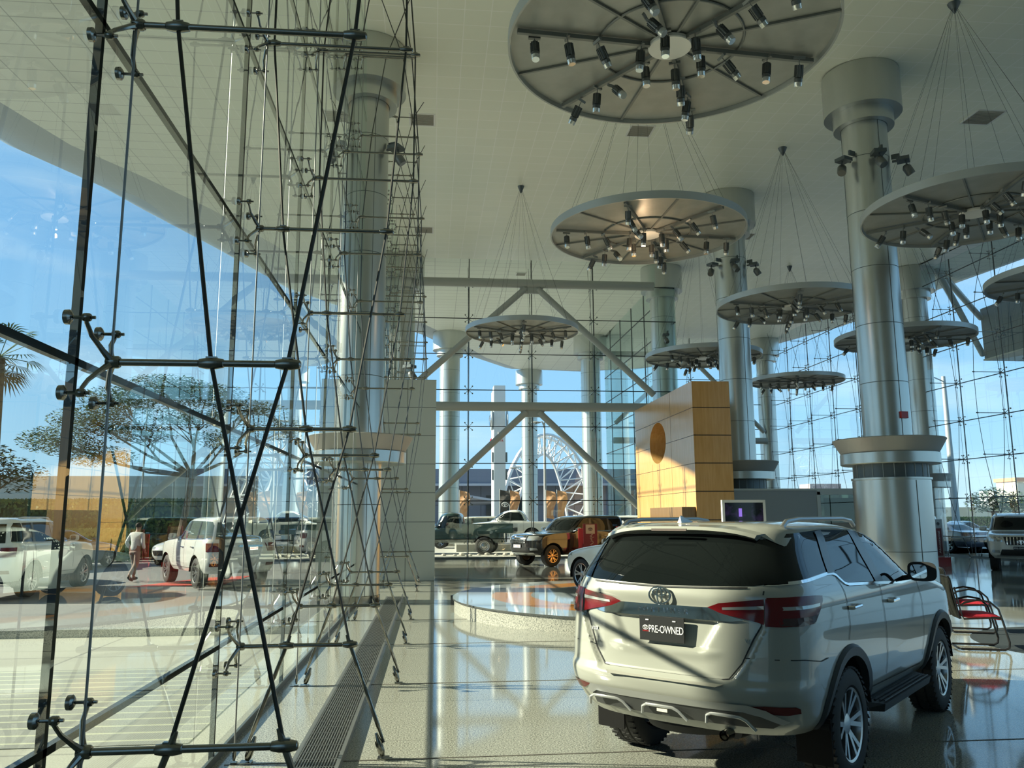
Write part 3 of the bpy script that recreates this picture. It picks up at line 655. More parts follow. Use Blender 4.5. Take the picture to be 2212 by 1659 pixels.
        n = len(pts); m = MB(); m.add(P, [(i, i + 1, n + i + 1, n + i) for i in range(n - 1)]); return m
tyre_m = mat('tyre_rubber', (.018, .018, .018), .7); rim_dark = mat('rim_dark', (.03, .03, .03), .4, .5)
cglass = mat('car_window_glass', (.006, .008, .008), .02, 0, .32); well_m = mat('wheel_well', (.006, .006, .006), .9)
lamp_red = mat('tail_lamp_red', (.13, .006, .009), .14, 0, .5, 0); lamp_clear = mat('lamp_clear', (.45, .47, .47), .08, .5); lamp_dark = mat('lamp_dark', (.05, .02, .02), .08, 0, .7)
gap_m = mat('panel_gap', (.012, .012, .012), .6); rim_alloy = mat('alloy_rim', (.42, .42, .42), .25, .9); rim_gold = mat('gold_alloy_rim', (.72, .46, .22), .25, .8)
def wheel(parent, u, v, z, R=.39, wd=.265, rimR=.245, spokes=6, rim=None, lugs=0, twin=True, rot=0, steelw=False):
    """side +1 = outer face toward +v"""
    rim = rim or rim_alloy; s = 1 if v > 0 else -1; h = wd / 2
    w = empty('wheel', (u, v, z)); w.parent = parent; w.rotation_euler = (0, rot, 0 if s > 0 else pi)
    g = .008
    pr = [(rimR - .004, -h * .86), (rimR + .02, -h), (R - .05, -h * 1.02), (R - .012, -h * .88), (R, -h * .7), (R, -.055), (R - g, -.05), (R - g, -.04), (R, -.035), (R, .035), (R - g, .04), (R - g, .05), (R, .055), (R, h * .7), (R - .012, h * .88), (R - .05, h * 1.02), (rimR + .02, h), (rimR - .004, h * .86)]
    m = MB(); m.lathe(pr, n=44, ax='Y', cap=False)
    for k in range(lugs):
        a = 2 * pi * k / lugs
        for y0, dy, da in ((-h * .93, h * .42, 0), (h * .51, h * .42, .03), (-.03, .028, .045), (.004, .028, .02)):
            c, c2 = cos(a + da), sin(a + da); t = (-c2, c); q = .014 if abs(y0) > .05 else .012
            P = [(c * rr_ + t[0] * x_, y_, c2 * rr_ + t[1] * x_) for rr_ in (R - .012, R + .003) for x_, y_ in ((-q, y0), (q, y0 + .012), (q, y0 + dy + .012), (-q, y0 + dy))]
            m.add(P, [(0, 1, 2, 3), (7, 6, 5, 4), (0, 1, 5, 4), (1, 2, 6, 5), (2, 3, 7, 6), (3, 0, 4, 7)])
    m.build('tyre', tyre_m, w, 35)
    m = MB().use(rim); m.lathe([(rimR - .004, h * .86), (rimR + .004, h * .95), (rimR - .012, h * .9), (rimR - .02, h * .6), (rimR - .03, -h * .5)], n=44, ax='Y', cap=False)
    n = spokes
    if steelw: m.lathe([(rimR - .02, h * .5), (rimR * .7, h * .75), (rimR * .45, h * .4), (.07, h * .55), (.06, h * .9), (.001, h * .92)], n=32, ax='Y', cap=False)
    else:
        for k in range(n):
            a = 2 * pi * k / n
            for da, sg in ((-.06, -1), (.06, 1)) if twin else ((0, 0),):
                wdt = .032 if twin else .06
                a0, a1, a2 = a + da, a + sg * (.10 if twin else 0) + da, a + sg * (.19 if twin else 0)
                pts = [(.05, a0, h * .62), (rimR * .55, a1, h * .72), (rimR - .012, a2, h * .84)]
                for (r1_, b1, y1), (r2_, b2, y2) in zip(pts, pts[1:]):
                    m.bar((r1_ * cos(b1), y1, r1_ * sin(b1)), (r2_ * cos(b2), y2, r2_ * sin(b2)), wdt, .022, (0, 1, 0))
        m.lathe([(.075, h * .5), (.07, h * .72), (.032, h * .80), (.001, h * .80)], n=20, ax='Y', cap=False)
    m.build('rim', None, w, 30)
    MB().lathe([(rimR - .03, -h * .45), (.001, -h * .45)], n=32, ax='Y', cap=False).build('brake_disc', rim_dark, w)
    return w
def text_mesh(txt, size, depth, m, parent, name='lettering', spacing=1.0, align='CENTER'):
    c = bpy.data.curves.new(name, 'FONT'); c.body = txt; c.size = size; c.extrude = depth; c.align_x = align; c.align_y = 'CENTER'; c.space_character = spacing; c.resolution_u = 3
    t = bpy.data.objects.new(name, c); COL.objects.link(t); bpy.context.view_layer.update()
    me = bpy.data.meshes.new_from_object(t.evaluated_get(bpy.context.evaluated_depsgraph_get())); bpy.data.objects.remove(t); bpy.data.curves.remove(c)
    me.materials.clear(); me.materials.append(m); o = bpy.data.objects.new(name, me); COL.objects.link(o); o.parent = parent; return o
def emblem(parent, loc, rot, w, m, name='emblem', thick=.1):
    """oval badge of three ellipses, in its local xy plane"""
    k = MB(); h = w * .68; t = w * .045
    def el(cx, cy, a, b, r): k.tube([(cx + a * cos(i * pi / 18), cy + b * sin(i * pi / 18), 0) for i in range(36)], r, 6, closed=True)
    el(0, 0, w / 2, h / 2, t); el(0, 0, w * .12, h * .47, t * .8); el(0, h * .17, w * .33, h * .16 + .002, t * .8)
    o = k.build(name, m, parent); o.location = loc; o.rotation_euler = rot; return o
def lin(a, b, n): return [a + (b - a) * i / n for i in range(n + 1)]
def car(name, x, y, th, paint, rows, label, cat, wb, wheels_v=.78, R=.39, rimR=.245, Ra=.46, side_win=None, pillars=(), rear_win=None, front_win=None, lod=1, Lr=.5, Lf=.8,
        z0=0, relief=None, cuts=(), handles=(), lamps=(), extra=None, clad=None, rim=None, rails=None, mirror=None, wheel_kw=None, group=None, p=3.0, glassm=None, top=None):
    root = empty(name, (x, y, z0), pi / 2 - th, label=label, cat=cat, group=group)
    S = Shell(rows, Lr, Lf, p, relief); zs = []
    for a, b in zip(rows, rows[1:]): 
        k = max(1, int((b[0] - a[0]) / (.013 if lod > 1 else .05))); zs += [a[0] + (b[0] - a[0]) * i / k for i in range(k)]
    zs.append(rows[-1][0]); W2 = ((0, R), (wb, R))
    S.mesh(zs, W2, Ra, 44 if lod > 1 else 10, 60 if lod > 1 else 36).build('body', paint, root, 50)
    m = MB(); zb = rows[0][0]; a, b, w = S.par(zb)
    m.box(((a + b) / 2, 0, zb + .02), (b - a - .25, w * 1.3, .05)); 
    for wu in (0, wb):
        for sd in (-1, 1):
            n = 20; A = [radians(-12 + 204 * i / n) for i in range(n + 1)]; w_out = S.side(wu, R + Ra * .6) - .004
            P = [(wu + (Ra + .002) * cos(t), sd * yy, max(R + (Ra + .002) * sin(t), zb)) for yy in (w_out, .42) for t in A]
            m.add(P, [(i, i + 1, n + 2 + i, n + 1 + i) for i in range(n)]); m.add(P[n + 1:], [tuple(range(n + 1))])
    m.build('underbody', well_m, root, 40)
    for wu in (0, wb):
        for sd in (-1, 1): wheel(root, wu, sd * wheels_v, R, R, rimR=rimR, rim=rim, rot=.4 * wu, **(wheel_kw or {}))
    g = glassm or cglass
    if side_win:
        for sd in (-1, 1):
            sw = S.patch(side_win, 'side', .004, sd).build('side_glass', g, root, 30)
            if clad and clad.get('belt'): S.strip(clad['belt'], .02, 'side', .008, sd).build('belt_trim', chrome, sw, 30)
            for pl in pillars: S.patch(pl, 'side', .010, sd).build('door_pillar', MATS.get('pillar') or mat('pillar', (.03, .033, .034), .25), sw, 30)
    if rear_win: S.patch(rear_win, 'rear', .005).build('rear_glass', g, root, 30)
    if front_win: S.patch(front_win, 'front', .005).build('windscreen', g, root, 30)
    for sd in (-1, 1):
        for c in cuts: S.strip(c, .009, 'side', .004, sd).build('panel_gap', gap_m, root, 0)
        for (hu, hz, hm) in handles:
            yv = S.side(hu, hz); m = MB(); m.tube([(hu - .10, sd * (yv + .002), hz), (hu - .085, sd * (yv + .035), hz), (hu + .085, sd * (yv + .035), hz + .003), (hu + .10, sd * (yv + .002), hz)], .014, 8)
            m.build('door_handle', hm or paint, root)
    for (nm, where, poly, mt, off) in lamps:
        for sd in (-1, 1):
            q = poly if where == 'side' else [(sd * a_, b_) for a_, b_ in poly]
            S.patch(q, where, off, sd, .05).build(nm, mt, root, 30)
    if clad and clad.get('arch'):
        for wu in (0, wb):
            for sd in (-1, 1):
                n = 26; A = [radians(-14 + 208 * i / n) for i in range(n + 1)]; P = []
                for rad, off in ((Ra - .012, -.03), (Ra - .006, .022), (Ra + .055, .026), (Ra + .075, .004)):
                    for t in A: u_, z_ = wu + rad * cos(t), max(zb + .01, R + rad * sin(t)); P.append((u_, sd * (S.side(u_, z_) + off), z_))
                m = MB(); m.add(P, [(j * (n + 1) + i, j * (n + 1) + i + 1, (j + 1) * (n + 1) + i + 1, (j + 1) * (n + 1) + i) for j in range(3) for i in range(n)])
                m.build('arch_cladding', clad['arch'], root, 50)
    if mirror:
        mu, mz, mm = mirror
        for sd in (-1, 1):
            yv = S.side(mu, mz - .08); m = MB(); P_ = [(mu - .045 + .12 * q_, sd * (yv + .17 + .115 * (1 - .45 * q_ ** 2) * math.copysign(abs(cos(a_)) ** .55, cos(a_))), mz + .082 * (1 - .5 * q_ ** 2) * math.copysign(abs(sin(a_)) ** .55, sin(a_))) for q_ in (0, .3, .6, .85, 1) for a_ in [k_ * pi / 10 for k_ in range(20)]]; m.add(P_, [(i_ * 20 + k_, i_ * 20 + (k_ + 1) % 20, (i_ + 1) * 20 + (k_ + 1) % 20, (i_ + 1) * 20 + k_) for i_ in range(4) for k_ in range(20)] + [tuple(range(20)), tuple(80 + k_ for k_ in range(20))]); m.tube([(mu + .05, sd * (yv - .03), mz - .07), (mu + .03, sd * (yv + .08), mz - .05)], .022, 8)
            o = m.build('door_mirror', mm or paint, root)
            MB().add([(mu - .048, sd * (yv + .145 + .066 * math.copysign(abs(cos(k_ * pi / 10)) ** .5, cos(k_ * pi / 10))), mz + .058 * math.copysign(abs(sin(k_ * pi / 10)) ** .5, sin(k_ * pi / 10))) for k_ in range(20)], [tuple(range(20))]).build('mirror_glass', mat('mirror_glass', (.8, .8, .8), .02, 1), o, 0)
    if rails:
        ra, rb, rv, rz_ = rails
        for sd in (-1, 1):
            MB().tube([(ra, sd * rv, rz_ - .035), (ra + .08, sd * rv, rz_ + .005), (ra + .3, sd * rv, rz_ + .02), (rb - .3, sd * rv, rz_ + .02), (rb - .08, sd * rv, rz_ + .003), (rb, sd * rv, rz_ - .04)], .018, 8).build('roof_rail', mat('rail_silver', (.35, .36, .36), .3, .8), root)
    if extra: extra(root, S)
    return root, S
# ------------------------------------------------------------------ the white SUV in the foreground
pearl = mat('pearl_white_paint', (.32, .325, .285), .28, .0, .5, 1.0)
silver_trim = mat('silver_trim', (.55, .56, .56), .3, .7)
F_ROWS = [(.44, -.93, 3.55, .82), (.50, -.99, 3.62, .868), (.56, -1.03, 3.68, .89), (.63, -1.075, 3.72, .905), (.68, -1.10, 3.74, .915), (.745, -1.11, 3.75, .922), (.775, -1.10, 3.75, .925), (.80, -1.08, 3.75, .926), (.95, -1.065, 3.74, .93),
          (1.08, -1.055, 3.70, .928), (1.14, -1.05, 3.62, .926), (1.19, -1.045, 3.42, .923), (1.24, -1.04, 3.10, .92), (1.29, -1.03, 2.66, .912), (1.33, -1.02, 2.34, .90), (1.38, -1.00, 2.25, .878), (1.42, -.985, 2.19, .862), (1.56, -.905, 1.98, .80),
          (1.66, -.835, 1.74, .762), (1.72, -.79, 1.50, .735), (1.755, -.76, 1.30, .70), (1.78, -.72, 1.08, .64), (1.795, -.66, .85, .55), (1.803, -.5, .55, .36), (1.805, -.3, .3, .1)]
def f_relief(v, z):
    d = 0; av = abs(v)
    gw = interp([(.70, .40), (.785, .50), (.90, .585), (1.06, .665), (1.14, .70), (1.5, .71)], z, 1)
    if .76 < z < 1.33: d += .030 * sst(gw + .012, gw - .012, av) * sst(.765, .79, z) * (1 - sst(1.22, 1.32, z))
    rw = .29 + (z - .96) * .62
    d += .028 * sst(rw + .03, rw - .03, av) * sst(.945, .975, z) * (1 - sst(1.145, 1.165, z))
    d -= .012 * sst(rw + .18, rw + .04, av) * sst(.88, .95, z) * (1 - sst(.955, .975, z))
    return d
def suv_extra(root, S):
    # spoiler
    sp = []; n = 24
    for (du, dz, wv) in ((.0, .0, .64), (-.15, -.012, .60), (-.165, -.035, .59), (-.13, -.050, .585), (.02, -.05, .62)):
        for i in range(n + 1):
            v = -wv + 2 * wv * i / n; q = abs(v) / wv; sp.append((-.70 + du + .09 * q ** 3, v, 1.788 + dz - .045 * q ** 4 - .014 * q * q))
    m = MB(); k = n + 1; m.add(sp, [(j * k + i, j * k + i + 1, ((j + 1) % 5) * k + i + 1, ((j + 1) % 5) * k + i) for j in range(5) for i in range(n)] + [tuple(j * k for j in range(5)), tuple(j * k + n for j in range(5))])
    spo = m.build('rear_spoiler', pearl, root, 50)
    for sd in (-1, 1):
        S.patch([(sd * a, b) for a, b in ((.36, 1.765), (.50, 1.738), (.60, 1.712), (.672, 1.675), (.735, 1.64), (.765, 1.66), (.745, 1.71), (.70, 1.745), (.60, 1.772))], 'rear', .022, step=.03).build('spoiler_side_fin', pearl, spo, 60)
    MB().box((-.892, 0, 1.752), (.012, .28, .016)).build('high_brake_lamp', mat('brake_lamp_dim', (.16, .13, .12), .2), spo, 0)
    # tail lamps: lens pieces
    for sd in (-1, 1):
        L = lambda pts: [(sd * a, b) for a, b in pts]
        lamp = S.patch(L([(.335, 1.243), (.42, 1.275), (.703, 1.310), (.703, 1.150), (.62, 1.172), (.50, 1.195), (.40, 1.212)]), 'rear', .012, step=.04).build('tail_lamp', lamp_red, root, 30)
        S.patch([(-.93, 1.318), (-.80, 1.325), (-.60, 1.322), (-.47, 1.312), (-.49, 1.28), (-.60, 1.20), (-.68, 1.150), (-.80, 1.140), (-.93, 1.142)], 'side', .014, sd, .04).build('lamp_side_lens', lamp_red, lamp, 30)
        S.patch(L([(.712, 1.312), (.80, 1.318), (.852, 1.32), (.852, 1.14), (.80, 1.138), (.712, 1.142)]), 'rear', .013, step=.02).build('lamp_corner_lens', lamp_red, lamp, 30)
        S.patch(L([(.66, 1.40), (.812, 1.405), (.765, 1.56), (.722, 1.675), (.62, 1.69)]), 'rear', .012, step=.015).build('corner_glass', cglass, root, 30)
        S.patch(L([(.44, 1.248), (.703, 1.268), (.703, 1.245), (.44, 1.232)]), 'rear', .016, step=.05).build('lamp_light_bar', lamp_clear, lamp, 0)
        S.patch([(-.92, 1.262), (-.56, 1.272), (-.57, 1.252), (-.92, 1.24)], 'side', .018, sd, .05).build('lamp_light_bar', lamp_clear, lamp, 0)
        S.patch([(-.92, 1.19), (-.62, 1.20), (-.68, 1.150), (-.80, 1.143), (-.92, 1.145)], 'side', .018, sd, .05).build('lamp_dark_base', lamp_dark, lamp, 0)
        S.patch(L([(.60, .648), (.70, .655), (.85, .648), (.865, .63), (.86, .60), (.80, .592), (.70, .60)]), 'rear', .008, step=.05).build('rear_reflector', mat('reflector_red', (.10, .012, .012), .2), root, 30)
        S.strip(L([(.695, 1.36), (.680, 1.14), (.635, 1.06), (.56, .90), (.478, .80), (.43, .792)]), .009, 'rear', .006).build('tailgate_gap', gap_m, root, 0)
        S.strip(L([(0, .792), (.43, .792)]), .008, 'rear', .006).build('tailgate_gap', gap_m, root, 0)
        S.strip([(-1.02, .94), (-.80, .93), (-.60, .90), (-.46, .905)], .006, 'side', .004, sd).build('panel_gap', gap_m, root, 0)
        # side step, mud flap
        m = MB(); m.add([(x_, sd * y_, z_) for x_, y_, z_ in ((.42, .80, .47), (1.98, .80, .47), (1.90, 1.0, .455), (.50, 1.0, .455), (.40, .82, .40), (2.0, .82, .40), (1.88, .985, .395), (.52, .985, .395))], [(0, 1, 2, 3), (7, 6, 5, 4), (0, 1, 5, 4), (1, 2, 6, 5), (2, 3, 7, 6), (3, 0, 4, 7)])
        for i in range(5): m.bar((.55, sd * (.84 + i * .035), .468), (1.86, sd * (.84 + i * .035), .468), .012, .008)
        m.build('side_step', black_p, root, 0)
        MB().box((-.46, sd * .80, .36), (.015, .24, .30)).build('mud_flap', mat('flap_rubber', (.008, .008, .008), .9, 0, .2), root, 0)
    # chrome bar with raised letters
    bar_ = S.patch([(.34, 1.243), (-.34, 1.243), (-.42, 1.212), (-.58, 1.172), (-.50, 1.160), (.50, 1.160), (.58, 1.172), (.42, 1.212)], 'rear', .014, step=.05).build('chrome_bar', chrome, root, 40)
    t = text_mesh('FORTUNER', .052, .0015, mat('chrome_letter', (.62, .63, .64), .15, 1), bar_, spacing=1.7); t.location = (S.rear(0, 1.2) - .017, 0, 1.203); t.rotation_euler = (pi / 2, 0, -pi / 2)
    e_ = emblem(root, (S.rear(0, 1.30) - .014, .01, 1.305), (pi / 2, 0, -pi / 2), .165, chrome)
    pl = MB().box((S.rear(0, 1.08) - .045, .0, 1.078), (.008, .345, .165)).build('licence_plate', mat('plate_black', (.02, .021, .022), .35), root, 0); px_ = S.rear(0, 1.08) - .0505
    wt = mat('plate_white', (.75, .75, .75), .5)
    t = text_mesh('PRE-OWNED', .056, .0008, wt, pl, spacing=.92); t.location = (px_, -.035, 1.073); t.rotation_euler = (pi / 2, 0, -pi / 2); t.scale = (.88, 1.25, 1)
    emblem(pl, (px_, .125, 1.082), (pi / 2, 0, -pi / 2), .042, wt)
    t = text_mesh('TOYOTA', .012, .0006, mat('plate_red', (.6, .03, .03), .5), pl); t.location = (px_, .125, 1.058); t.rotation_euler = (pi / 2, 0, -pi / 2)
    for v_ in (.11, -.10): MB().box((px_ - .001, v_, 1.135), (.003, .024, .007)).build('plate_bolt', wt, pl, 0)
    for txt, v_, z_, s_ in (('VXR', .585, 1.035, .034), ('V6', -.60, 1.042, .038)):
        t = text_mesh(txt, s_, .003, chrome, root, 'badge', 1.1); t.location = (S.rear(v_, z_) - .006, v_, z_); t.rotation_euler = (pi / 2, 0, -pi / 2 + (-.18 if v_ > 0 else .18))
    # bumper: tread plate, silver skid trim, lower dark, three scoops
    m = MB(); m.add([(-1.085, .44, .772), (-1.085, -.46, .772), (-1.125, -.42, .757), (-1.125, .40, .757)], [(0, 1, 2, 3)]); m.build('bumper_tread_plate', mat('tread_silver', (.42, .41, .36), .3, .4), root, 0, False)
    S.patch([(.66, .60), (.60, .655), (-.60, .655), (-.70, .625), (-.80, .545), (-.76, .525), (-.66, .58), (-.56, .605), (.56, .605), (.63, .57)], 'rear', .014, step=.06).build('silver_skid_trim', silver_trim, root, 40)
    S.patch([(.62, .58), (.55, .608), (-.55, .608), (-.65, .585), (-.75, .53), (-.70, .50), (.62, .50)], 'rear', .008, step=.06).build('lower_bumper', mat('bumper_grey', (.05, .053, .053), .5), root, 40)
    for c_ in (.47, .02, -.45):
        m = MB(); uo = S.rear(c_, .55) - .02
        m.tube([(uo, c_ + .15, .505), (uo - .012, c_ + .14, .555), (uo - .015, c_ + .11, .572), (uo - .015, c_ - .09, .572), (uo - .008, c_ - .13, .555), (uo + .005, c_ - .19, .500)], .011, 8); m.build('scoop_trim', silver_trim, root)
    MB().box((S.rear(.02, .55) - .03, .01, .545), (.008, .08, .02)).build('small_reflector', mat('warm_white', (.6, .58, .5), .4), root, 0)
    MB().lathe([(.034, -.09), (.036, 0), (.030, .001), (.028, -.08)], (-.93, -.42, .44), 18, 'X', cap=False).build('exhaust_tip', steel, root)
    m = MB(); m.lathe([(.36, -.07), (.385, -.02), (.36, .06)], (-.45, .05, .42), 30); m.build('spare_wheel', tyre_m, root)
    MB().tube([(-.80, -.40, .42), (-.2, -.45, .42)], .05, 10).build('muffler', rim_dark, root)
    MB().tube([(0, -.7, .39), (0, .7, .39)], .05, 10).build('rear_axle', well_m, root)
    # shark-fin aerial
    MB().add([(-.60, .05, 1.79), (-.60, .09, 1.79), (-.38, .06, 1.80), (-.38, .08, 1.80), (-.585, .068, 1.85), (-.56, .072, 1.853)], [(0, 2, 4), (2, 5, 4), (1, 5, 3), (1, 4, 5), (2, 3, 5), (0, 4, 1)]).build('shark_fin_aerial', mat('aerial_silver', (.5, .51, .51), .3, .3), root, 0)
    # rear wiper, inner details behind the glass edge
    S.strip([(.60, 1.378), (0, 1.366), (-.60, 1.378)], .010, 'rear', .010).build('window_seal', gap_m, root, 0)
SW = [(-.86, 1.41), (-.79, 1.55), (-.70, 1.68), (-.64, 1.718), (.135, 1.742), (.93, 1.722), (1.22, 1.685), (1.42, 1.625), (1.70, 1.49), (1.98, 1.335), (1.9, 1.30), (1.5, 1.288), (.91, 1.322), (.16, 1.358), (.09, 1.375), (.0, 1.433), (-.07, 1.447), (-.18, 1.450), (-.55, 1.43)]
car('white_suv', 2.3216, 6.4624, .7829, pearl, F_ROWS, 'large white SUV seen from behind with a black PRE-OWNED plate, closest car', 'car', 2.745, lod=2, relief=f_relief, Ra=.475,
    side_win=SW, pillars=([(-.03, 1.73), (.135, 1.742), (-.02, 1.44), (-.16, 1.44)], [(.73, 1.73), (.93, 1.72), (1.0, 1.32), (.80, 1.328)], [(1.03, 1.715), (1.22, 1.685), (1.42, 1.625), (1.70, 1.49), (1.98, 1.335), (1.9, 1.30), (1.78, 1.36), (1.38, 1.60), (1.2, 1.66)]),
    rear_win=[(.63, 1.39), (.70, 1.40), (.68, 1.55), (.64, 1.68), (.5, 1.712), (.2, 1.722), (-.2, 1.722), (-.5, 1.712), (-.64, 1.68), (-.68, 1.55), (-.70, 1.40), (-.63, 1.39), (0, 1.375)],
    front_win=[(-.62, 1.37), (.62, 1.37), (.56, 1.66), (.4, 1.71), (-.4, 1.71), (-.56, 1.66)],
    cuts=([(-.02, 1.44), (.02, 1.30), (.045, 1.07), (-.01, .97)], [(.88, 1.31), (.92, 1.0), (.93, .60)], [(1.98, 1.28), (2.09, 1.1), (2.11, .90), (2.06, .60)], [(.36, .56), (2.03, .53)]),
    handles=((.14, 1.187, chrome), (1.13, 1.158, chrome)), clad=dict(arch=mat('arch_grey_black', (.025, .028, .03), .45), belt=[(-.95, 1.398), (-.55, 1.418), (-.18, 1.438), (-.07, 1.436), (-.005, 1.42), (.09, 1.36), (.16, 1.345), (.91, 1.31), (1.5, 1.276), (1.9, 1.288)]),
    lamps=(('headlamp', 'front', [(.45, 1.0), (.85, 1.03), (.88, 1.12), (.5, 1.08)], lamp_clear, .01),), rails=(-.45, 1.15, .66, 1.80), mirror=(1.58, 1.37, black_p), wheel_kw=dict(lugs=44), extra=suv_extra)
# ------------------------------------------------------------------ the other cars
black_paint = mat('black_car_paint', (.008, .009, .010), .12, 0, .6, 1.0)
white_paint = mat('white_car_paint', (.66, .67, .64), .25, 0, .5, 1.0)
green_paint = mat('dark_green_paint', (.02, .045, .042), .2, 0, .5, 1.0)
grey_paint = mat('slate_car_paint', (.12, .13, .17), .2, .2, .5, 1.0)
darkc = mat('dark_car_paint', (.02, .025, .028), .2, 0, .5, 1.0)
S_ROWS = [(.42, -.95, 3.60, .86), (.55, -1.06, 3.76, .93), (.72, -1.12, 3.80, .955), (.98, -1.10, 3.80, .965), (1.10, -1.09, 3.76, .96), (1.17, -1.085, 3.66, .955), (1.215, -1.08, 3.30, .95), (1.25, -1.07, 2.80, .94), (1.275, -1.06, 2.40, .93), (1.31, -1.05, 2.27, .91),
          (1.60, -1.0, 1.93, .835), (1.76, -.96, 1.72, .79), (1.83, -.92, 1.50, .745), (1.87, -.84, 1.2, .66), (1.885, -.6, .8, .45), (1.89, -.3, .3, .2)]
S_SW = [(-.88, 1.33), (-.86, 1.45), (-.82, 1.66), (-.74, 1.76), (.9, 1.78), (1.25, 1.765), (1.52, 1.68), (1.94, 1.31), (1.6, 1.29), (.4, 1.30)]
S_P = ([(-.05, 1.76), (.05, 1.765), (.05, 1.31), (-.08, 1.31)], [(.86, 1.765), (.98, 1.765), (1.03, 1.30), (.92, 1.30)], [(1.25, 1.76), (1.34, 1.74), (1.95, 1.32), (1.83, 1.30)])
S_REAR = [(-.72, 1.30), (.72, 1.30), (.66, 1.74), (-.66, 1.74)]; S_FRONT = [(-.78, 1.32), (.78, 1.32), (.68, 1.74), (.4, 1.78), (-.4, 1.78), (-.68, 1.74)]
ARCHB = mat('arch_black', (.02, .02, .02), .5)
S_CUT = ([(-.02, 1.26), (.03, .95), (.25, .62)], [(.98, 1.25), (1.0, .55)], [(1.98, 1.25), (2.08, .6)], [(.4, .52), (2.3, .52)])
def suv_front(grille='bars', plate=True, plate_m=None):
    def f(root, S):
        g = S.patch([(-.42, .86), (-.48, 1.14), (.48, 1.14), (.42, .86)], 'front', .012, step=.08).build('grille', mat('grille_black', (.015, .015, .016), .4), root, 30)
        if grille == 'bars':
            for z in (.90, .97, 1.04, 1.105): S.strip([(-.44, z), (.44, z)], .035, 'front', .03).build('grille_bar', chrome, g, 0)
        else:
            for i in range(9): v = -.38 + i * .095; S.strip([(v, .88), (v, 1.12)], .03, 'front', .03).build('grille_bar', chrome, g, 0)
        S.strip([(-.48, 1.145), (.48, 1.145)], .035, 'front', .02).build('grille_frame', chrome, g, 0)
        emblem(g, (S.front(0, .97) + .05, 0, .97), (pi / 2, 0, pi / 2), .15, chrome)
        for sd in (-1, 1):
            q = lambda P: [(sd * a, b) for a, b in P]
            S.patch(q([(.51, .97), (.53, 1.13), (.84, 1.13), (.92, 1.08), (.90, .98)]), 'front', .012, step=.06).build('headlamp', lamp_clear, root, 30)
            S.patch(q([(.60, .60), (.62, .70), (.82, .70), (.84, .62)]), 'front', .012, step=.06).build('fog_lamp', lamp_clear, root, 30)
        S.patch([(-.62, .50), (-.55, .72), (.55, .72), (.62, .50)], 'front', .010, step=.08).build('lower_grille', MATS['grille_black'], root, 30)
        S.strip([(-.70, .50), (.70, .50)], .05, 'front', .03).build('bumper_trim', silver_trim, root, 0)
        if plate:
            p = MB().box((S.front(0, .74) + .03, 0, .76), (.01, .44, .11)).build('licence_plate', plate_m or MATS['plate_black'], root, 0)
            t = text_mesh('PRE-OWNED', .07, .001, MATS['plate_white'] if not plate_m else MATS['plate_red'], p); t.location = (S.front(0, .74) + .037, 0, .76); t.rotation_euler = (pi / 2, 0, pi / 2)
    return f
def rear_bits(lampm=lamp_red):
    def f(root, S):
        for sd in (-1, 1):
            q = lambda P: [(sd * a, b) for a, b in P]
            l = S.patch(q([(.66, .98), (.66, 1.20), (.88, 1.20), (.90, .98)]), 'rear', .012, step=.06).build('tail_lamp', lampm, root, 30)
            S.patch([(-1.05, 1.20), (-.82, 1.20), (-.86, .98), (-1.05, .98)], 'side', .012, sd, .06).build('lamp_side_lens', lampm, l, 30)
            S.patch(q([(.60, .60), (.60, .68), (.85, .68), (.85, .60)]), 'rear', .010, step=.06).build('rear_reflector', MATS['reflector_red'], root, 30)
        S.strip([(-.5, 1.12), (.5, 1.12)], .05, 'rear', .014).build('chrome_bar', chrome, root, 0)
        MB().box((S.rear(0, .95) - .012, 0, .97), (.01, .44, .12)).build('licence_plate', MATS['plate_white'], root, 0)
    return f
SK = dict(wb=2.85, wheels_v=.80, R=.40, Ra=.48, side_win=S_SW, pillars=S_P, rear_win=S_REAR, front_win=S_FRONT, cuts=S_CUT, clad=dict(belt=[(-.88, 1.32), (.4, 1.285), (1.6, 1.28), (1.93, 1.30)]), mirror=(1.75, 1.36, None))
def both(*fs):
    def f(r, S):
        for g in fs: g(r, S)
    return f
MATS.setdefault('plate_white', mat('plate_white', (.75, .75, .75), .5))
lightglass = mat('car_glass_light', (.10, .13, .12), .04, 0, .8)
K = dict(SK); K['mirror'] = (1.75, 1.36, chrome)
car('black_suv', 6.50, 33.0, -2.09, black_paint, S_ROWS, 'glossy black SUV with chrome grille and gold wheels before the far glass', 'car', extra=both(suv_front('bars', True, MATS['plate_white']), rear_bits()), rim=rim_gold, handles=((.2, 1.08, chrome), (1.15, 1.07, chrome)), lod=2, **K)
r_, s_ = car('white_suv', 21.15, 28.15, -2.50, white_paint, S_ROWS, 'white SUV facing the camera at the right edge, vertical chrome grille slats', 'car', extra=suv_front('slats'), rails=(-.4, 1.2, .66, 1.87), **SK)
car('black_suv', 21.1, 34.6, -2.45, black_paint, S_ROWS, 'black SUV half hidden behind the drum column and the red stand', 'car', extra=suv_front('slats'), **SK)
car('white_suv', -10.5, 21.2, .02, white_paint, S_ROWS, 'white SUV parked outside at the far left, seen through the nearest glass', 'car', extra=rear_bits(), rails=(-.4, 1.2, .66, 1.87), handles=((.2, 1.08, chrome), (1.15, 1.07, chrome)), **SK)
car('white_suv', -5.5, 23.5, -.55, white_paint, S_ROWS, 'large white SUV outside seen from behind through the left glass, big red tail lamp', 'car', extra=rear_bits(), handles=((.2, 1.08, chrome), (1.15, 1.07, chrome)), glassm=lightglass, **SK)
car('white_suv', -4.9, 37.5, 1.2, white_paint, S_ROWS, 'white SUV outside farther back, showing between the left glass joints', 'car', extra=rear_bits(), **SK)
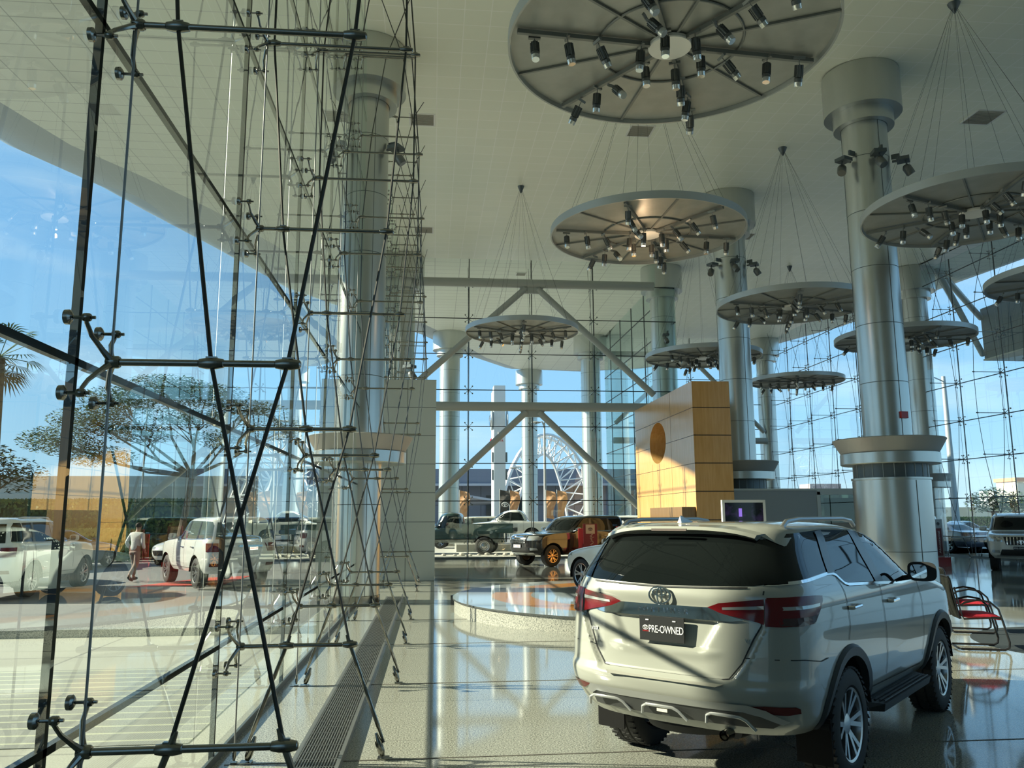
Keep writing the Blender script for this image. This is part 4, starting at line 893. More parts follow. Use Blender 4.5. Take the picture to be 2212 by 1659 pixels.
car('dark_suv', -6.8, 41.5, -1.3, darkc, S_ROWS, 'dark SUV parked outside behind the walking person', 'car', extra=rear_bits(), **SK)
car('white_suv', 11.0, 44.8, -1.5, white_paint, S_ROWS, 'white SUV outside the far glass, roof showing behind the black SUV', 'car', extra=rear_bits(), **SK)
car('beige_suv', 3.4, 50.0, -1.45, mat('beige_car_paint', (.42, .42, .36), .25, .1, .5, 1), S_ROWS, 'pale SUV outside, roof and windows showing behind the green pickup', 'car', extra=suv_front('bars', False), glassm=lightglass, **SK)
# saloons
C_ROWS = [(.26, -.98, 3.60, .82), (.40, -1.06, 3.70, .895), (.60, -1.08, 3.74, .91), (.76, -1.08, 3.66, .912), (.84, -1.07, 3.45, .908), (.92, -1.05, 3.0, .90), (.985, -1.02, 2.45, .89), (1.03, -.80, 2.2, .875), (1.06, -.40, 2.08, .86), (1.25, .05, 1.70, .75),
          (1.36, .30, 1.42, .68), (1.42, .5, 1.15, .60), (1.445, .75, .95, .3)]
C_SW = [(-.35, 1.04), (.0, 1.22), (.30, 1.345), (.9, 1.37), (1.3, 1.33), (1.65, 1.20), (1.98, 1.02), (1.5, 1.0), (.4, 1.0)]
CK = dict(wb=2.82, wheels_v=.78, R=.335, rimR=.23, Ra=.375, side_win=C_SW, pillars=([(.84, 1.365), (.94, 1.365), (.98, 1.01), (.88, 1.01)],), rear_win=[(-.6, 1.06), (.6, 1.06), (.5, 1.33), (-.5, 1.33)], front_win=[(-.68, 1.04), (.68, 1.04), (.56, 1.35), (-.56, 1.35)],
          cuts=([(-.1, 1.03), (.1, .8), (.3, .4)], [(.94, 1.0), (.96, .35)], [(1.96, 1.0), (2.1, .75), (2.1, .35)]), mirror=(1.72, 1.05, None), wheel_kw=dict(wd=.225, spokes=5))
def sal(root, S):
    for sd in (-1, 1):
        q = lambda P: [(sd * a, b) for a, b in P]
        S.patch(q([(.50, .68), (.54, .74), (.88, .80), (.90, .72), (.7, .66)]), 'front', .012, step=.06).build('headlamp', lamp_clear, root, 30)
        S.patch([(3.12, .80), (3.45, .745), (3.5, .70), (3.15, .75)], 'side', .010, sd, .06).build('lamp_side_lens', lamp_clear, root, 30)
        l = S.patch(q([(.48, .82), (.5, .95), (.88, .97), (.89, .80)]), 'rear', .012, step=.06).build('tail_lamp', lamp_red, root, 30)
    S.patch([(-.6, .42), (-.7, .62), (.7, .62), (.6, .42)], 'front', .012, step=.08).build('grille', MATS['grille_black'], root, 30)
    S.strip([(-.45, .80), (.45, .80)], .03, 'rear', .012).build('chrome_bar', chrome, root, 0)
CKB = dict(CK); CKB['mirror'] = (1.72, 1.05, black_p); CKB['wheel_kw'] = dict(wd=.225, spokes=5)
TC = -.47; fwx, fwy = 3.25, 17.95      # front wheel contact of the white saloon
hx, hy = sin(TC), cos(TC); lx, ly = -cos(TC), sin(TC)
car('white_saloon', fwx - 2.82 * hx - .86 * lx, fwy - 2.82 * hy - .86 * ly, TC, mat('cool_white_paint', (.60, .66, .64), .2, 0, .5, 1), C_ROWS, 'white saloon on the round granite platform, front wheel beside the near car', 'car', z0=.275, extra=sal, lod=2, **CKB)
car('grey_saloon', -14.4, 32.0, .3, grey_paint, C_ROWS, 'slate grey saloon parked outside, red tail lamp by the first glass joint', 'car', extra=sal, **CK)
car('white_saloon', -9.3, 36.9, -2.9, white_paint, C_ROWS, 'small white car outside just behind the walking person', 'car', extra=sal, **CK)
for i, (x, y, t_, pm, lab) in enumerate([(26.6, 39.5, -.2, grey_paint, 'grey car outside low behind the right glass, nearest the dark SUV'), (27.0, 33.2, -.2, darkc, 'dark car outside low behind the right glass beside the white SUV'), (33, 50, 1.2, white_paint, 'tiny white car outside beyond the hedge on the right'), (-13.8, 27.5, 2.2, white_paint, 'white car outside at the extreme left edge behind the parked SUV')]):
    car('parked_car', x, y, t_, pm, C_ROWS, lab, 'car', extra=sal, **CK)
# pickups
P_ROWS = [(.5, -1.25, 3.55, .86), (.62, -1.30, 3.75, .92), (.8, -1.30, 3.78, .925), (1.0, -1.29, 3.70, .92), (1.08, -1.28, 3.3, .915), (1.14, -.05 - 1.2, 2.7, .90), (1.17, .15, 2.35, .885), (1.25, .22, 2.25, .86), (1.55, .40, 1.85, .76), (1.70, .52, 1.6, .70), (1.78, .7, 1.3, .6), (1.80, .9, 1.1, .4)]
def hil(root, S):
    for sd in (-1, 1): S.patch([(sd * .5, .92), (sd * .55, 1.05), (sd * .86, 1.06), (sd * .88, .95)], 'front', .012, step=.06).build('headlamp', lamp_clear, root, 30)
    S.patch([(-.44, .70), (-.48, 1.02), (.48, 1.02), (.44, .70)], 'front', .012, step=.08).build('grille', MATS['grille_black'], root, 30)
car('white_pickup', 5.6, 46.3, -1.42, white_paint, P_ROWS, 'white double cab pickup outside on a raised kerb above the black SUV', 'pickup', wb=3.05, wheels_v=.78, R=.39, Ra=.46, z0=.42,
    side_win=[(.42, 1.22), (.55, 1.50), (.66, 1.66), (1.3, 1.68), (1.62, 1.56), (2.08, 1.22)], pillars=([(1.12, 1.68), (1.22, 1.68), (1.26, 1.21), (1.16, 1.21)],), rear_win=[(-.6, 1.25), (.6, 1.25), (.5, 1.6), (-.5, 1.6)], front_win=[(-.68, 1.24), (.68, 1.24), (.55, 1.66), (-.55, 1.66)], cuts=([(.45, 1.2), (.45, .6)], [(1.2, 1.2), (1.2, .6)], [(2.1, 1.2), (2.15, .6)]), mirror=(1.9, 1.28, None), extra=hil)
G_ROWS = [(.55, -.9, 3.6, .80), (.7, -.9, 3.72, .86), (.95, -.9, 3.74, .87), (1.12, -.9, 3.6, .87), (1.17, .95, 2.6, .86), (1.20, .98, 2.40, .85), (1.6, 1.05, 2.15, .78), (1.85, 1.12, 2.0, .72), (1.92, 1.2, 1.85, .66), (1.94, 1.3, 1.7, .4)]
def gp(root, S):
    m = MB(); m.box((-.15, 0, 1.02), (2.25, 1.72, .06)); m.box((-.15, .86, 1.22), (2.25, .05, .40)); m.box((-.15, -.86, 1.22), (2.25, .05, .40)); m.box((-1.27, 0, 1.22), (.05, 1.72, .40)); m.build('load_bed', green_paint, root, 0)
    hil(root, S); MB().box((3.80, 0, .62), (.14, 1.7, .18)).build('front_bumper', silver_trim, root, 0)
    MB().tube([(2.45, .9, 1.1), (2.4, .9, 1.9)], .03, 8).build('snorkel', black_p, root)
car('green_pickup', 2.75, 42.0, -1.35, green_paint, G_ROWS, 'dark green single cab pickup outside the far glass beside the grey wall block', 'pickup', wb=3.0, wheels_v=.76, R=.40, Ra=.47, wheel_kw=dict(steelw=True, spokes=6),
    side_win=[(1.12, 1.24), (1.15, 1.78), (1.72, 1.80), (2.22, 1.24)], rear_win=[(-.6, 1.25), (.6, 1.25), (.55, 1.75), (-.55, 1.75)], front_win=[(-.70, 1.24), (.70, 1.24), (.62, 1.78), (-.62, 1.78)], cuts=([(1.08, 1.2), (1.08, .7)], [(2.2, 1.2), (2.25, .7)]), mirror=(2.2, 1.35, chrome), extra=gp)[0].scale = (1.13, 1.08, 1.06)
# ------------------------------------------------------------------ red and white info stands
def stand(x, y, rz, label, w=.5, h=1.5, front='Almostamal', pale=True):
    r = empty('info_stand', (x, y, 0), rz, label=label, cat='sign')
    MB().box((0, 0, .16), (w + .25, .45, .32)).build('base', red_p, r, 0)
    MB().box((-w * .42, .05, .32 + h / 2 - .1), (w * .35, .10, h - .15)).build('side_board', red_p, r, 0)
    b = MB().box((.08, -.02, .32 + h / 2), (w * .85, .08, h)).build('front_board', mat('stand_grey', (.40, .40, .38), .4) if pale else mat('maroon_print', (.16, .02, .025), .4), r, 0)
    if pale:
        MB().box((.08, -.063, .32 + h * .40), (w * .55, .006, h * .72)).build('maroon_panel', mat('maroon_print', (.16, .02, .025), .4), b, 0)
        t = text_mesh(front, .17, .001, MATS['plate_white'], b); t.location = (.08, -.068, .32 + h * .40); t.rotation_euler = (pi / 2, -pi / 2, 0)
        emblem(b, (.08, -.066, .32 + h * .88), (pi / 2, 0, 0), .15, black_p)
    else:
        MB().box((.08, -.063, .32 + h * .84), (w * .55, .006, w * .55)).build('logo_square', mat('beige_print', (.45, .36, .27), .5), b, 0)
        emblem(b, (.08, -.070, .32 + h * .84), (pi / 2, 0, 0), .16, mat('brown_print', (.12, .05, .04), .5))
        t = text_mesh(front, .20, .001, MATS['beige_print'], b); t.location = (.08, -.068, .32 + h * .36); t.rotation_euler = (pi / 2, -pi / 2, 0)
    return r
stand(18.3, 28.7, .45, 'red and grey info stand with vertical maroon panel right of the drum column', .62, 1.36)
AR = '\u0629\u0644\u0645\u0639\u062a\u0633\u0645\u0644\u0627'
stand(5.85, 30.9, -.1, 'maroon info stand with beige logo square in front of the black SUV', .62, 1.25, AR, False)
stand(7.05, 30.6, -.1, 'second maroon info stand peeking above the white saloon roof', .62, 1.15, AR, False)
# ------------------------------------------------------------------ cantilever visitor chairs and round rug
red_fab = noise_mix('red_seat_fabric', (.42, .012, .03), (.50, .02, .04), 40, rough=.8)
mesh_fab = noise_mix('grey_mesh_back', (.012, .013, .012), (.018, .019, .017), 60, rough=.95, spec=0.0)
frame_b = mat('black_tube', (.012, .012, .013), .25)
def make_chair():
    r = empty('visitor_chair'); m = MB()
    for sd in (-1, 1):
        y = sd * .25; m.tube([(-.30, y, .02), (.24, y, .02), (.29, y, .05), (.30, y, .12), (.24, y, .40), (.22, y, .44), (.10, y, .445)], .015, 8)
        m.tube([(.25, y, .36), (.20, y, .56), (.10, y, .655), (-.05, y, .68), (-.22, y, .64), (-.27, y, .60)], .014, 8)
        m.tube([(.10, y, .44), (-.24, y, .42), (-.27, y, .50), (-.33, y, .85)], .0115, 8)
    m.tube([(-.30, -.25, .02), (-.33, -.2, .02), (-.33, .2, .02), (-.30, .25, .02)], .0125, 8)
    m.build('frame', frame_b, r)
    m = MB(); P = []
    for i in range(9):
        t = i / 8; x = -.24 + .50 * t
        for (dy, dz) in ((-.235, .0), (-.22, .035), (0, .045), (.22, .035), (.235, 0), (.2, -.025), (-.2, -.025)): P.append((x, dy * (1 - .25 * max(0, t - .75) * 4 * .5), .455 + dz * (1 - .5 * (t < .01 or t > .99)) - .035 * max(0, t - .7) / .3))
    m.add(P, [(i * 7 + k, i * 7 + (k + 1) % 7, (i + 1) * 7 + (k + 1) % 7, (i + 1) * 7 + k) for i in range(8) for k in range(7)] + [tuple(range(7)), tuple(56 + k for k in range(7))]); m.build('seat', red_fab, r, 60)
    m = MB(); P = []
    for i in range(9):
        t = i / 8; z = .42 + .55 * t; x = -.26 - .10 * t - .03 * sin(t * pi)
        for dy in (-.22, -.11, 0, .11, .22): P.append((x - .02 * (1 - (dy / .22) ** 2), dy, z))
    n = len(P); P += [(a - .022, b, c) for a, b, c in P]
    F = [(i * 5 + k, i * 5 + k + 1, (i + 1) * 5 + k + 1, (i + 1) * 5 + k) for i in range(8) for k in range(4)]; F += [tuple(n + q for q in f) for f in F]
    F += [(i * 5, (i + 1) * 5, n + (i + 1) * 5, n + i * 5) for i in range(8)] + [(i * 5 + 4, (i + 1) * 5 + 4, n + (i + 1) * 5 + 4, n + i * 5 + 4) for i in range(8)] + [(k, k + 1, n + k + 1, n + k) for k in range(4)] + [(40 + k, 41 + k, n + 41 + k, n + 40 + k) for k in range(4)]
    m.add(P, F); m.build('backrest', mesh_fab, r, 50)
    m = MB(); m.tube([(-.29, -.235, .42), (-.33, -.235, .66), (-.375, -.235, .95), (-.385, -.2, .985), (-.385, .2, .985), (-.375, .235, .95), (-.33, .235, .66), (-.29, .235, .42)], .014, 8); m.build('back_frame', frame_b, r)
    return r
c0 = make_chair(); c0.location = (7.66, 11.2, 0); c0.rotation_euler = (0, 0, -.35)
tag(c0, 'nearer red cantilever chair with grey back beside the white car', 'chair', 'red visitor chairs right of the car')
c1 = copy_tree(c0); c1.location = (8.62, 12.75, 0); c1.rotation_euler = (0, 0, -.45); tag(c1, 'farther red cantilever chair behind the first one', 'chair')
o = MB().lathe([(2.05, 0), (2.05, .012), (.001, .013)], n=72, cap=False).build('trim_4', noise_mix('dark_blue_rug', (.012, .022, .028), (.02, .03, .036), 30, rough=.9), smooth=0); o.location = (9.95, 11.15, -.010); struct(o)
# ================================================================== OUTSIDE
asphalt = noise_mix('asphalt', (.15, .155, .16), (.19, .19, .19), 30, rough=.85)
pave = tiles('pale_paving', (.33, .335, .29), (.35, .355, .31), (.22, .22, .20), 2.4, 2.4, .02, .6)
louvre_light_pave = tiles('louvre_light_paving', (.22, .23, .21), (.235, .245, .225), (.42, .44, .33), 60, .26, .022, .6)  # pale lines are sunlight through louvres, painted into the paving colour
red_gr = mat('red_paint_ground', (.50, .08, .06), .7)
o = MB().poly([(-400, -150, -.03), (400, -150, -.03), (400, 600, -.03), (-400, 600, -.03)]).build('ground', asphalt, smooth=0); struct(o)
o = MB().poly([(-12, -10, 0), (XL, -10, 0), (XL, 14, 0), (-12, 14, 0)], (0, 0, -.15)).build('ground', pave, smooth=0); struct(o)
o = MB().box((-6.8, 9.2, .003), (9.6, 3.6, .008)).build('ground', louvre_light_pave, smooth=0); struct(o)
o = MB().box((-7.6, 14.1, .03), (11.5, .28, .18)).build('kerb', pale_gr, smooth=0); tag(o, 'long pale granite kerb outside the left glass', 'kerb')
o = MB().poly([(-2.0, 37.7, 0), (30, 37.7, 0), (30, 56, 0), (-2, 56, 0)], (0, 0, -.06)).build('ground', tiles('pale_concrete', (.38, .375, .335), (.40, .395, .35), (.3, .3, .27), 3, 3, .02, .7), smooth=0); struct(o)  # pale jointed concrete ground
o = MB().poly([(24, -10, 0), (40, -10, 0), (40, 56, 0), (24, 56, 0)], (0, 0, -.06)).build('ground', MATS['pale_concrete'], smooth=0); struct(o)
o = MB().poly([(-8.4, 24.0, -.02), (-5.9, 24.6, -.02), (-5.9, 28.2, -.02), (-7.2, 27.4, -.02)]).build('ground', red_gr, smooth=0); struct(o)
# vegetation
def leafy(name, blobs, n, size, mt, parent=None, seed=1, flat=.5, droop=0):
    r = random.Random(seed); m = MB(); vs = []; fs = []
    tot = sum(b[3] * b[4] * b[5] for b in blobs) or 1
    for (bx, by, bz, rx, ry, rz) in blobs:
        for _ in range(max(3, int(n * rx * ry * rz / tot))):
            while True:
                p = Vector((r.uniform(-1, 1), r.uniform(-1, 1), r.uniform(-1, 1)))
                if p.length < 1: break
            p = p * (.65 + .35 * p.length); c = Vector((bx + p.x * rx, by + p.y * ry, bz + p.z * rz)); a = r.uniform(0, 2 * pi); s = size * r.uniform(.6, 1.3)
            t = Vector((cos(a), sin(a), r.uniform(-flat, flat) - droop)).normalized() * s; w = t.cross(Vector((r.uniform(-.5, .5), r.uniform(-.5, .5), 1))).normalized() * s * .38
            o = len(vs); vs += [c - t, c + w, c + t, c - w]; fs.append((o, o + 1, o + 2, o + 3))
    m.add(vs, fs); return m.build(name, mt, parent, 0, False)
leaf1 = noise_mix('acacia_leaf', (.05, .10, .04), (.14, .20, .07), 1.5, rough=.7); leaf2 = noise_mix('dark_leaf', (.025, .05, .03), (.05, .09, .04), 1.5, rough=.7)
hedge_m = noise_mix('hedge_leaf', (.03, .07, .035), (.12, .17, .05), 2.5, rough=.8); bark = noise_mix('bark', (.10, .08, .06), (.16, .13, .10), 8, rough=.9)
def branch_tree(x, y, h, crowns, label, leafm, n, size, seed, lean=.0, name='tree'):
    t = empty(name, (x, y, 0), label=label, cat='tree'); m = MB(); r = random.Random(seed); top = Vector((lean, 0, h * .45))
    m.tube([(0, 0, 0), (lean * .3 + .08, 0, h * .2), (lean * .8, .05, h * .36), top], [.20, .16, .14, .12], 8)
    for (bx, by, bz, rx, ry, rz) in crowns:
        e = Vector((bx, by, bz - rz * .2)); mid = top.lerp(e, .5) + Vector((r.uniform(-.3, .3), r.uniform(-.3, .3), -.25)); m.tube([top, mid, e], [.10, .06, .02], 6)
        for _ in range(5):
            q = e + Vector((r.uniform(-rx, rx) * .8, r.uniform(-ry, ry) * .8, r.uniform(0, rz) * .5)); m.tube([mid.lerp(e, r.uniform(.2, .9)), q], [.03, .01], 4)
    m.build('trunk', bark, t); leafy('foliage', crowns, n, size, leafm, t, seed); return t
branch_tree(-11.6, 39.3, 8.4, [(-5.4, 0, 5.4, 1.9, 1.7, .7), (-4.2, .5, 6.4, 2.1, 1.8, .7), (-2.6, -.5, 7.2, 2.1, 1.8, .65), (-.9, 0, 7.9, 2.2, 1.8, .6), (1.0, -.3, 7.5, 2.1, 1.7, .6), (2.8, .3, 6.8, 2.0, 1.6, .6), (4.2, 0, 6.0, 1.7, 1.5, .55), (-3.8, .2, 4.7, 1.8, 1.4, .5), (-2.2, .6, 5.8, 1.8, 1.4, .5), (-.2, 1.2, 6.6, 2.0, 1.4, .5), (2.0, 0, 5.5, 1.7, 1.3, .5)], 'spreading flat-topped acacia tree outside the left glass', leaf1, 26000, .095, 4, .5)
branch_tree(-19.5, 37, 6.3, [(.0, 0, 4.2, 1.7, 1.5, 1.1), (1.7, 0, 3.7, 1.3, 1.2, .8), (-1.6, 0, 4.6, 1.5, 1.3, 1.0)], 'dark bushy tree above the beige boundary wall at far left', leaf2, 3500, .13, 9)
pt = empty('palm_tree', (-12.9, 25.3, 0), label='fan palm at the left edge above the parked white SUV', cat='tree')
m = MB(); m.tube([(0, 0, 0), (.1, 0, 3), (0, 0, 6.6)], [.2, .16, .15], 10); m.build('trunk', bark, pt)
rp = random.Random(5)
for k in range(22):
    a = k * 2 * pi / 22 + rp.uniform(-.2, .2); el_ = rp.uniform(-1.1, .9); d = Vector((cos(a) * cos(el_), sin(a) * cos(el_), sin(el_))); c = Vector((0, 0, 6.7)) + d * .75
    m = MB(); m.tube([(0, 0, 6.65), tuple(c)], .012, 4); s_ = d.cross(Vector((0, 0, 1))).normalized(); u_ = s_.cross(d)
    for j in range(11):
        b = radians(-75 + 15 * j); t = (d * cos(b) + s_ * sin(b)); e = c + t * .62 + Vector((0, 0, -.16)); w = t.cross(u_).normalized() * .028
        m.add([c, c + t * .35 + w, e, c + t * .35 - w], [(0, 1, 2, 3)])
    m.build('frond', leaf1 if el_ > -.3 else mat('dry_frond', (.16, .13, .07), .8), pt, 0, False)
def hedge(name, c, d, label, n, seed, mt=None):
    h = empty(name, (c[0], c[1], 0), label=label, cat='hedge'); MB().box((0, 0, d[2] / 2), (d[0] - .2, d[1] - .2, d[2] - .1)).build('core', leaf2, h, 0)
    r = random.Random(seed); vs = []; fs = []
    for _ in range(n):
        p = Vector((r.uniform(-.5, .5) * d[0], (-.5 if r.random() < .7 else r.uniform(-.5, .5)) * d[1], r.uniform(.02, 1) * d[2] if r.random() < .7 else d[2])); a = r.uniform(0, 6.28); s = r.uniform(.06, .13)
        t = Vector((cos(a), r.uniform(-.4, .2), sin(a))) * s; w = Vector((-sin(a), r.uniform(-.4, .4), cos(a))) * s * .6; o = len(vs); vs += [p - t, p + w, p + t, p - w]; fs.append((o, o + 1, o + 2, o + 3))
    MB().add(vs, fs).build('foliage', mt or hedge_m, h, 0, False); return h
hedge('hedge', (-17.5, 41, 0), (14, 1.2, 2.7), 'tall clipped hedge before the beige wall outside left', 6000, 1)
hedge('hedge', (-17.0, 38.5, 0), (8, .9, 1.35), 'low bright clipped hedge behind the parked cars outside left', 4000, 2, noise_mix('bright_hedge', (.10, .15, .04), (.22, .26, .08), 3, rough=.8))
o = MB().box((0, 0, 2.05), (22, .3, 4.1)).build('boundary_wall', tiles('beige_render', (.52, .52, .46), (.54, .54, .48), (.38, .38, .34), 5, 4.5, .015, .7, 'XZ'), smooth=0); o.location = (-20.5, 46, 0); tag(o, 'long beige boundary wall behind the hedge outside left', 'wall')
o = MB().box((4.5, 46.5, .165), (6.4, 3.4, .42)).build('ground', pale_gr, smooth=0); struct(o)
# street posts
def lamp_post(x, y, h, r, label, arm=1.6, dirx=-1):
    l = empty('street_lamp', (x, y, 0), label=label, cat='street lamp'); m = MB(); m.tube([(0, 0, 0), (0, 0, h)], [r, r * .5], 10); m.build('pole', mat('post_grey', (.36, .38, .38), .5, .2), l)
    m = MB(); m.tube([(0, 0, h - .4), (dirx * arm * .5, 0, h + .05), (dirx * arm, 0, h)], .05, 6); m.build('arm', MATS['post_grey'], l)
    m = MB(); m.sphere((dirx * (arm + .3), 0, h - .02), (.38, .13, .09), 10, 6); m.build('lamp_head', MATS['post_grey'], l); return l
lamp_post(8.5, 62, 9.0, .14, 'slim street lamp beyond the far glass between two outdoor columns', .35)
lamp_post(40, 60, 12.6, .30, 'tall street lamp outside the right glass', 2.2)
lamp_post(7.7, 70, 6.0, .09, 'short lamp post before the grey building beyond the far glass', .5)
lamp_post(1.0, 60, 4.3, .05, 'thin post beyond the far glass left of the pylon', .3, 1)
lamp_post(52, 92, 8, .12, 'distant double street lamp beyond the hedge outside right', .9)
lamp_post(-14.2, 42, 8.2, .06, 'thin mast rising behind the beige wall outside left', .2)
lamp_post(-12.5, 24.6, 2.3, .05, 'short white post outside beyond the parked white SUV', .25)
# brand pylon
py = empty('sign_pylon', (6.05, 75, 0), label='tall white sign pylon with round emblems beyond the far glass', cat='sign')
white_ext = mat('white_cladding', (.66, .68, .66), .4)
m = MB(); m.box((0, 0, 6.9), (1.05, 1.6, 13.8)); m.build('shaft', white_ext, py, 0)
MB().poly([(-.52, -.8, 0), (-.75, -.5, 0), (-.75, -.5, 13.1), (-.52, -.8, 13.5)]).build('side_blade', mat('pale_blade', (.60, .66, .68), .3), py, 0)
for sd in (-1, 1):
    q = MB(); q.lathe([(.001, -.05), (.95, -.05), (.98, 0), (.95, .05), (.001, .05)], (sd * .72, -.2, 10.6), 28, 'X'); q.build('round_badge', mat('badge_silver', (.45, .48, .48), .3, .4), py)
emblem(py, (-.83, -.2, 10.6), (pi / 2, 0, -pi / 2), 1.5, chrome)
t = text_mesh('TOYOTA', .45, .02, mat('sign_red', (.6, .02, .03), .4), py); t.location = (-.80, -.5, 8.7); t.rotation_euler = (pi / 2, 0, -pi / 2)
t = text_mesh('TOYOTA', .28, .02, MATS['sign_red'], py); t.location = (-.25, -.82, 8.7); t.rotation_euler = (pi / 2, 0, 0)
for sd in (-1, 1):
    for z in (5.6, 7.2): MB().box((sd * .62, -.5, z), (.16, .5, .9)).build('side_panel', mat('panel_dark', (.10, .13, .13), .4), py, 0)
# white lattice arch
ar = empty('lattice_arch', (11.3, 86, 0), label='white steel lattice arch rising beyond the far glass', cat='structure'); wsteel = mat('white_steel', (.80, .82, .82), .4)
def apt(t, k):
    x = -4.2 + 8.4 * t; z = 8.4 * (1 - (2 * t - 1) ** 2) ** .8 + .8; wv = .9 + .9 * t
    nx, nz = (2 * t - 1), 1 - abs(2 * t - 1) * .6; L_ = sqrt(nx * nx + nz * nz); nx /= L_; nz /= L_
    return (Vector((x + nx * wv, -6 + 5 * t - wv, z + nz * wv * .6)), Vector((x + nx * wv, -6 + 5 * t + wv, z + nz * wv * .6)), Vector((x - nx * wv * .8, -6 + 5 * t, z - nz * wv * .8)))[k]
NA = 16
for k in range(3): MB().tube([apt(i / NA, k) for i in range(NA + 1)], .15, 6).build('chord', wsteel, ar)
for i in range(NA):
    m = MB()
    for k in range(3): m.tube([apt(i / NA, k), apt((i + 1) / NA, (k + 1) % 3)], .07, 4, cap=False); m.tube([apt(i / NA, k), apt(i / NA, (k + 1) % 3)], .045, 4, cap=False)
    m.build('lacing', wsteel, ar)
m = MB(); m.box((-4.2, -6, .6), (2.2, 2.2, 1.4)); m.box((4.4, -1, .9), (1.9, 2.2, 2.2)); m.build('footing', mat('beige_block', (.52, .50, .38), .7), ar, 0)
o = MB().box((0, 0, 1.8), (.6, .6, 3.9)).build('brown_post', mat('brown_panel', (.10, .07, .06), .6), smooth=0); o.location = (15.6, 80, 0); tag(o, 'dark brown post at the right foot of the white arch', 'post')
# buildings beyond the far glass
gb = empty('showroom_building', (10, 97, 0), label='long low grey clad building beyond the far glass', cat='building')
gcl = tiles('grey_cladding', (.19, .20, .24), (.205, .215, .255), (.10, .10, .12), 2.2, 3.2, .05, .4, 'XZ')
MB().box((0, 2, 2.7), (46, 6, 5.4)).build('wall', gcl, gb, 0); MB().box((0, 1, 6.4), (48, 9, 1.7)).build('roof_fascia', mat('fascia_slate', (.17, .19, .24), .5), gb, 0)
MB().box((0, -3.6, 5.45), (47, .4, .25)).build('white_ledge', mat('ledge_grey', (.42, .43, .46), .5), gb, 0)
MB().box((-1.2, -1.1, 2.3), (5.2, .3, 4.0)).build('shop_window', mat('dark_glazing', (.02, .03, .035), .1), gb, 0)
MB().poly([(-8, -3, 2.9), (-1.5, -3, 3.4), (-1.5, -6.5, 3.2), (-8, -6.5, 4.3)], (0, 0, .25)).build('entrance_canopy', MATS['ledge_grey'], gb, 0)
for i, (x, z, h, c_) in enumerate(((19, 108, 5.2, (.42, .34, .27)), (41, 118, 6.4, (.35, .38, .40)), (27, 108, 4.6, (.48, .30, .18)), (33, 122, 8.5, (.16, .22, .22)), (36, 110, 5, (.40, .38, .34)))):
    b = empty('distant_building', (x, z, 0), label=['brownish', 'pale grey', 'rust coloured', 'dark green glass', 'beige'][i] + ' distant building seen beyond the inner glass side', cat='building')
    MB().box((0, 0, h / 2), (4.2, 5, h)).build('wall', mat('far_wall_%s' % 'abcde'[i], c_, .7), b, 0); m = MB()
    for a in range(4):
        for q in range(int(h / 1.3)): m.box((-1.5 + a, -2.52, .9 + q * 1.25), (.5, .05, .7))
    m.build('windows', MATS['dark_glazing'], b, 0)
# feather flags
def flag(x, y, mt, label, logo=False, h=3.8):
    f = empty('feather_flag', (x, y, 0), label=label, cat='flag', group='tall feather flags beyond the far glass'); MB().tube([(0, 0, 0), (0, 0, h)], .03, 6).build('flag_pole', MATS['post_grey'], f)
    P = []; n = 12
    for i in range(n + 1):
        t = i / n
        for j in range(4): P.append((.04 + j / 3 * (.62 + .12 * sin(t * 6)), .10 * sin(t * 7 + j) + .05 * sin(j * 2 + t * 3), h - .05 - 2.0 * t - .12 * (j / 3)))
    m = MB(); m.add(P, [(i * 4 + j, i * 4 + j + 1, i * 4 + j + 5, i * 4 + j + 4) for i in range(n) for j in range(3)]); m.build('banner', mt, f, 60, False)
    if logo: emblem(f, (.38, -.16, 2.7), (pi / 2, 0, 0), .45, MATS['plate_white'])
orange_c = noise_mix('orange_banner', (.60, .30, .14), (.66, .38, .20), 4, rough=.8)
for x, lab in ((1.95, 'orange feather flag beyond the far glass, leftmost'), (5.6, 'orange flag tip showing just behind the black logo flag'), (8.28, 'orange feather flag right of the middle outdoor column'), (9.1, 'orange feather flag at the left foot of the white arch')): flag(x, 60, orange_c, lab)
flag(4.75, 58.5, mat('black_banner', (.06, .055, .05), .8), 'black feather flag with pale oval emblem before the pylon', True)
# rubble pile in front of the pickup
rb = random.Random(8)
for i in range(9):
    m = MB(); s = rb.uniform(.10, .22); m.sphere((0, 0, s * .4), (s, s * rb.uniform(.6, 1.1), s * .55), 7, 5); o = m.build('rock', mat('pale_rock', (.42, .40, .35), .85), smooth=0); o.location = (.6 + i * .42 + rb.uniform(-.06, .06), 40.2 + rb.uniform(-.4, .4), -.01)
    tag(o, 'pale loose rock on the ground beneath the green pickup, %s from the left' % ORD[i], 'rock', 'rocks beneath the green pickup')
# things outside on the right
sb = empty('suspended_box', (33.4, 34, 0), label='large dark grey box hung from the canopy outside the right glass', cat='sign box')
MB().box((0, 0, 11.85), (5.4, 16.4, 2.9)).build('box_body', tiles('dark_cladding', (.07, .10, .11), (.075, .105, .115), (.04, .05, .055), 2, 1.2, .02, .5, 'YZ'), sb, 0); MB().box((0, 0, 10.38), (5.5, 16.5, .08)).build('box_soffit', mat('beige_soffit', (.50, .48, .40), .6), sb, 0)
for p, q in (((-8.6, 3, 14), (-2.7, 8.2, 12.8)), ((-8.6, 3, 14), (-2.8, 8.2, 10.7)), ((-6.5, -1.5, 14), (-2.4, 1, 13.2))): MB().tube([p, q], .16, 10).build('strut', alu_paint, sb)
MB().box((-5.3, .2, 13.2), (.55, .5, 2.6)).build('hanger', alu_paint, sb, 0)
hedge('hedge', (48, 63, 0), (24, 1.4, 1.6), 'long green hedge outside beyond the right glass', 5000, 6, MATS['bright_hedge'])
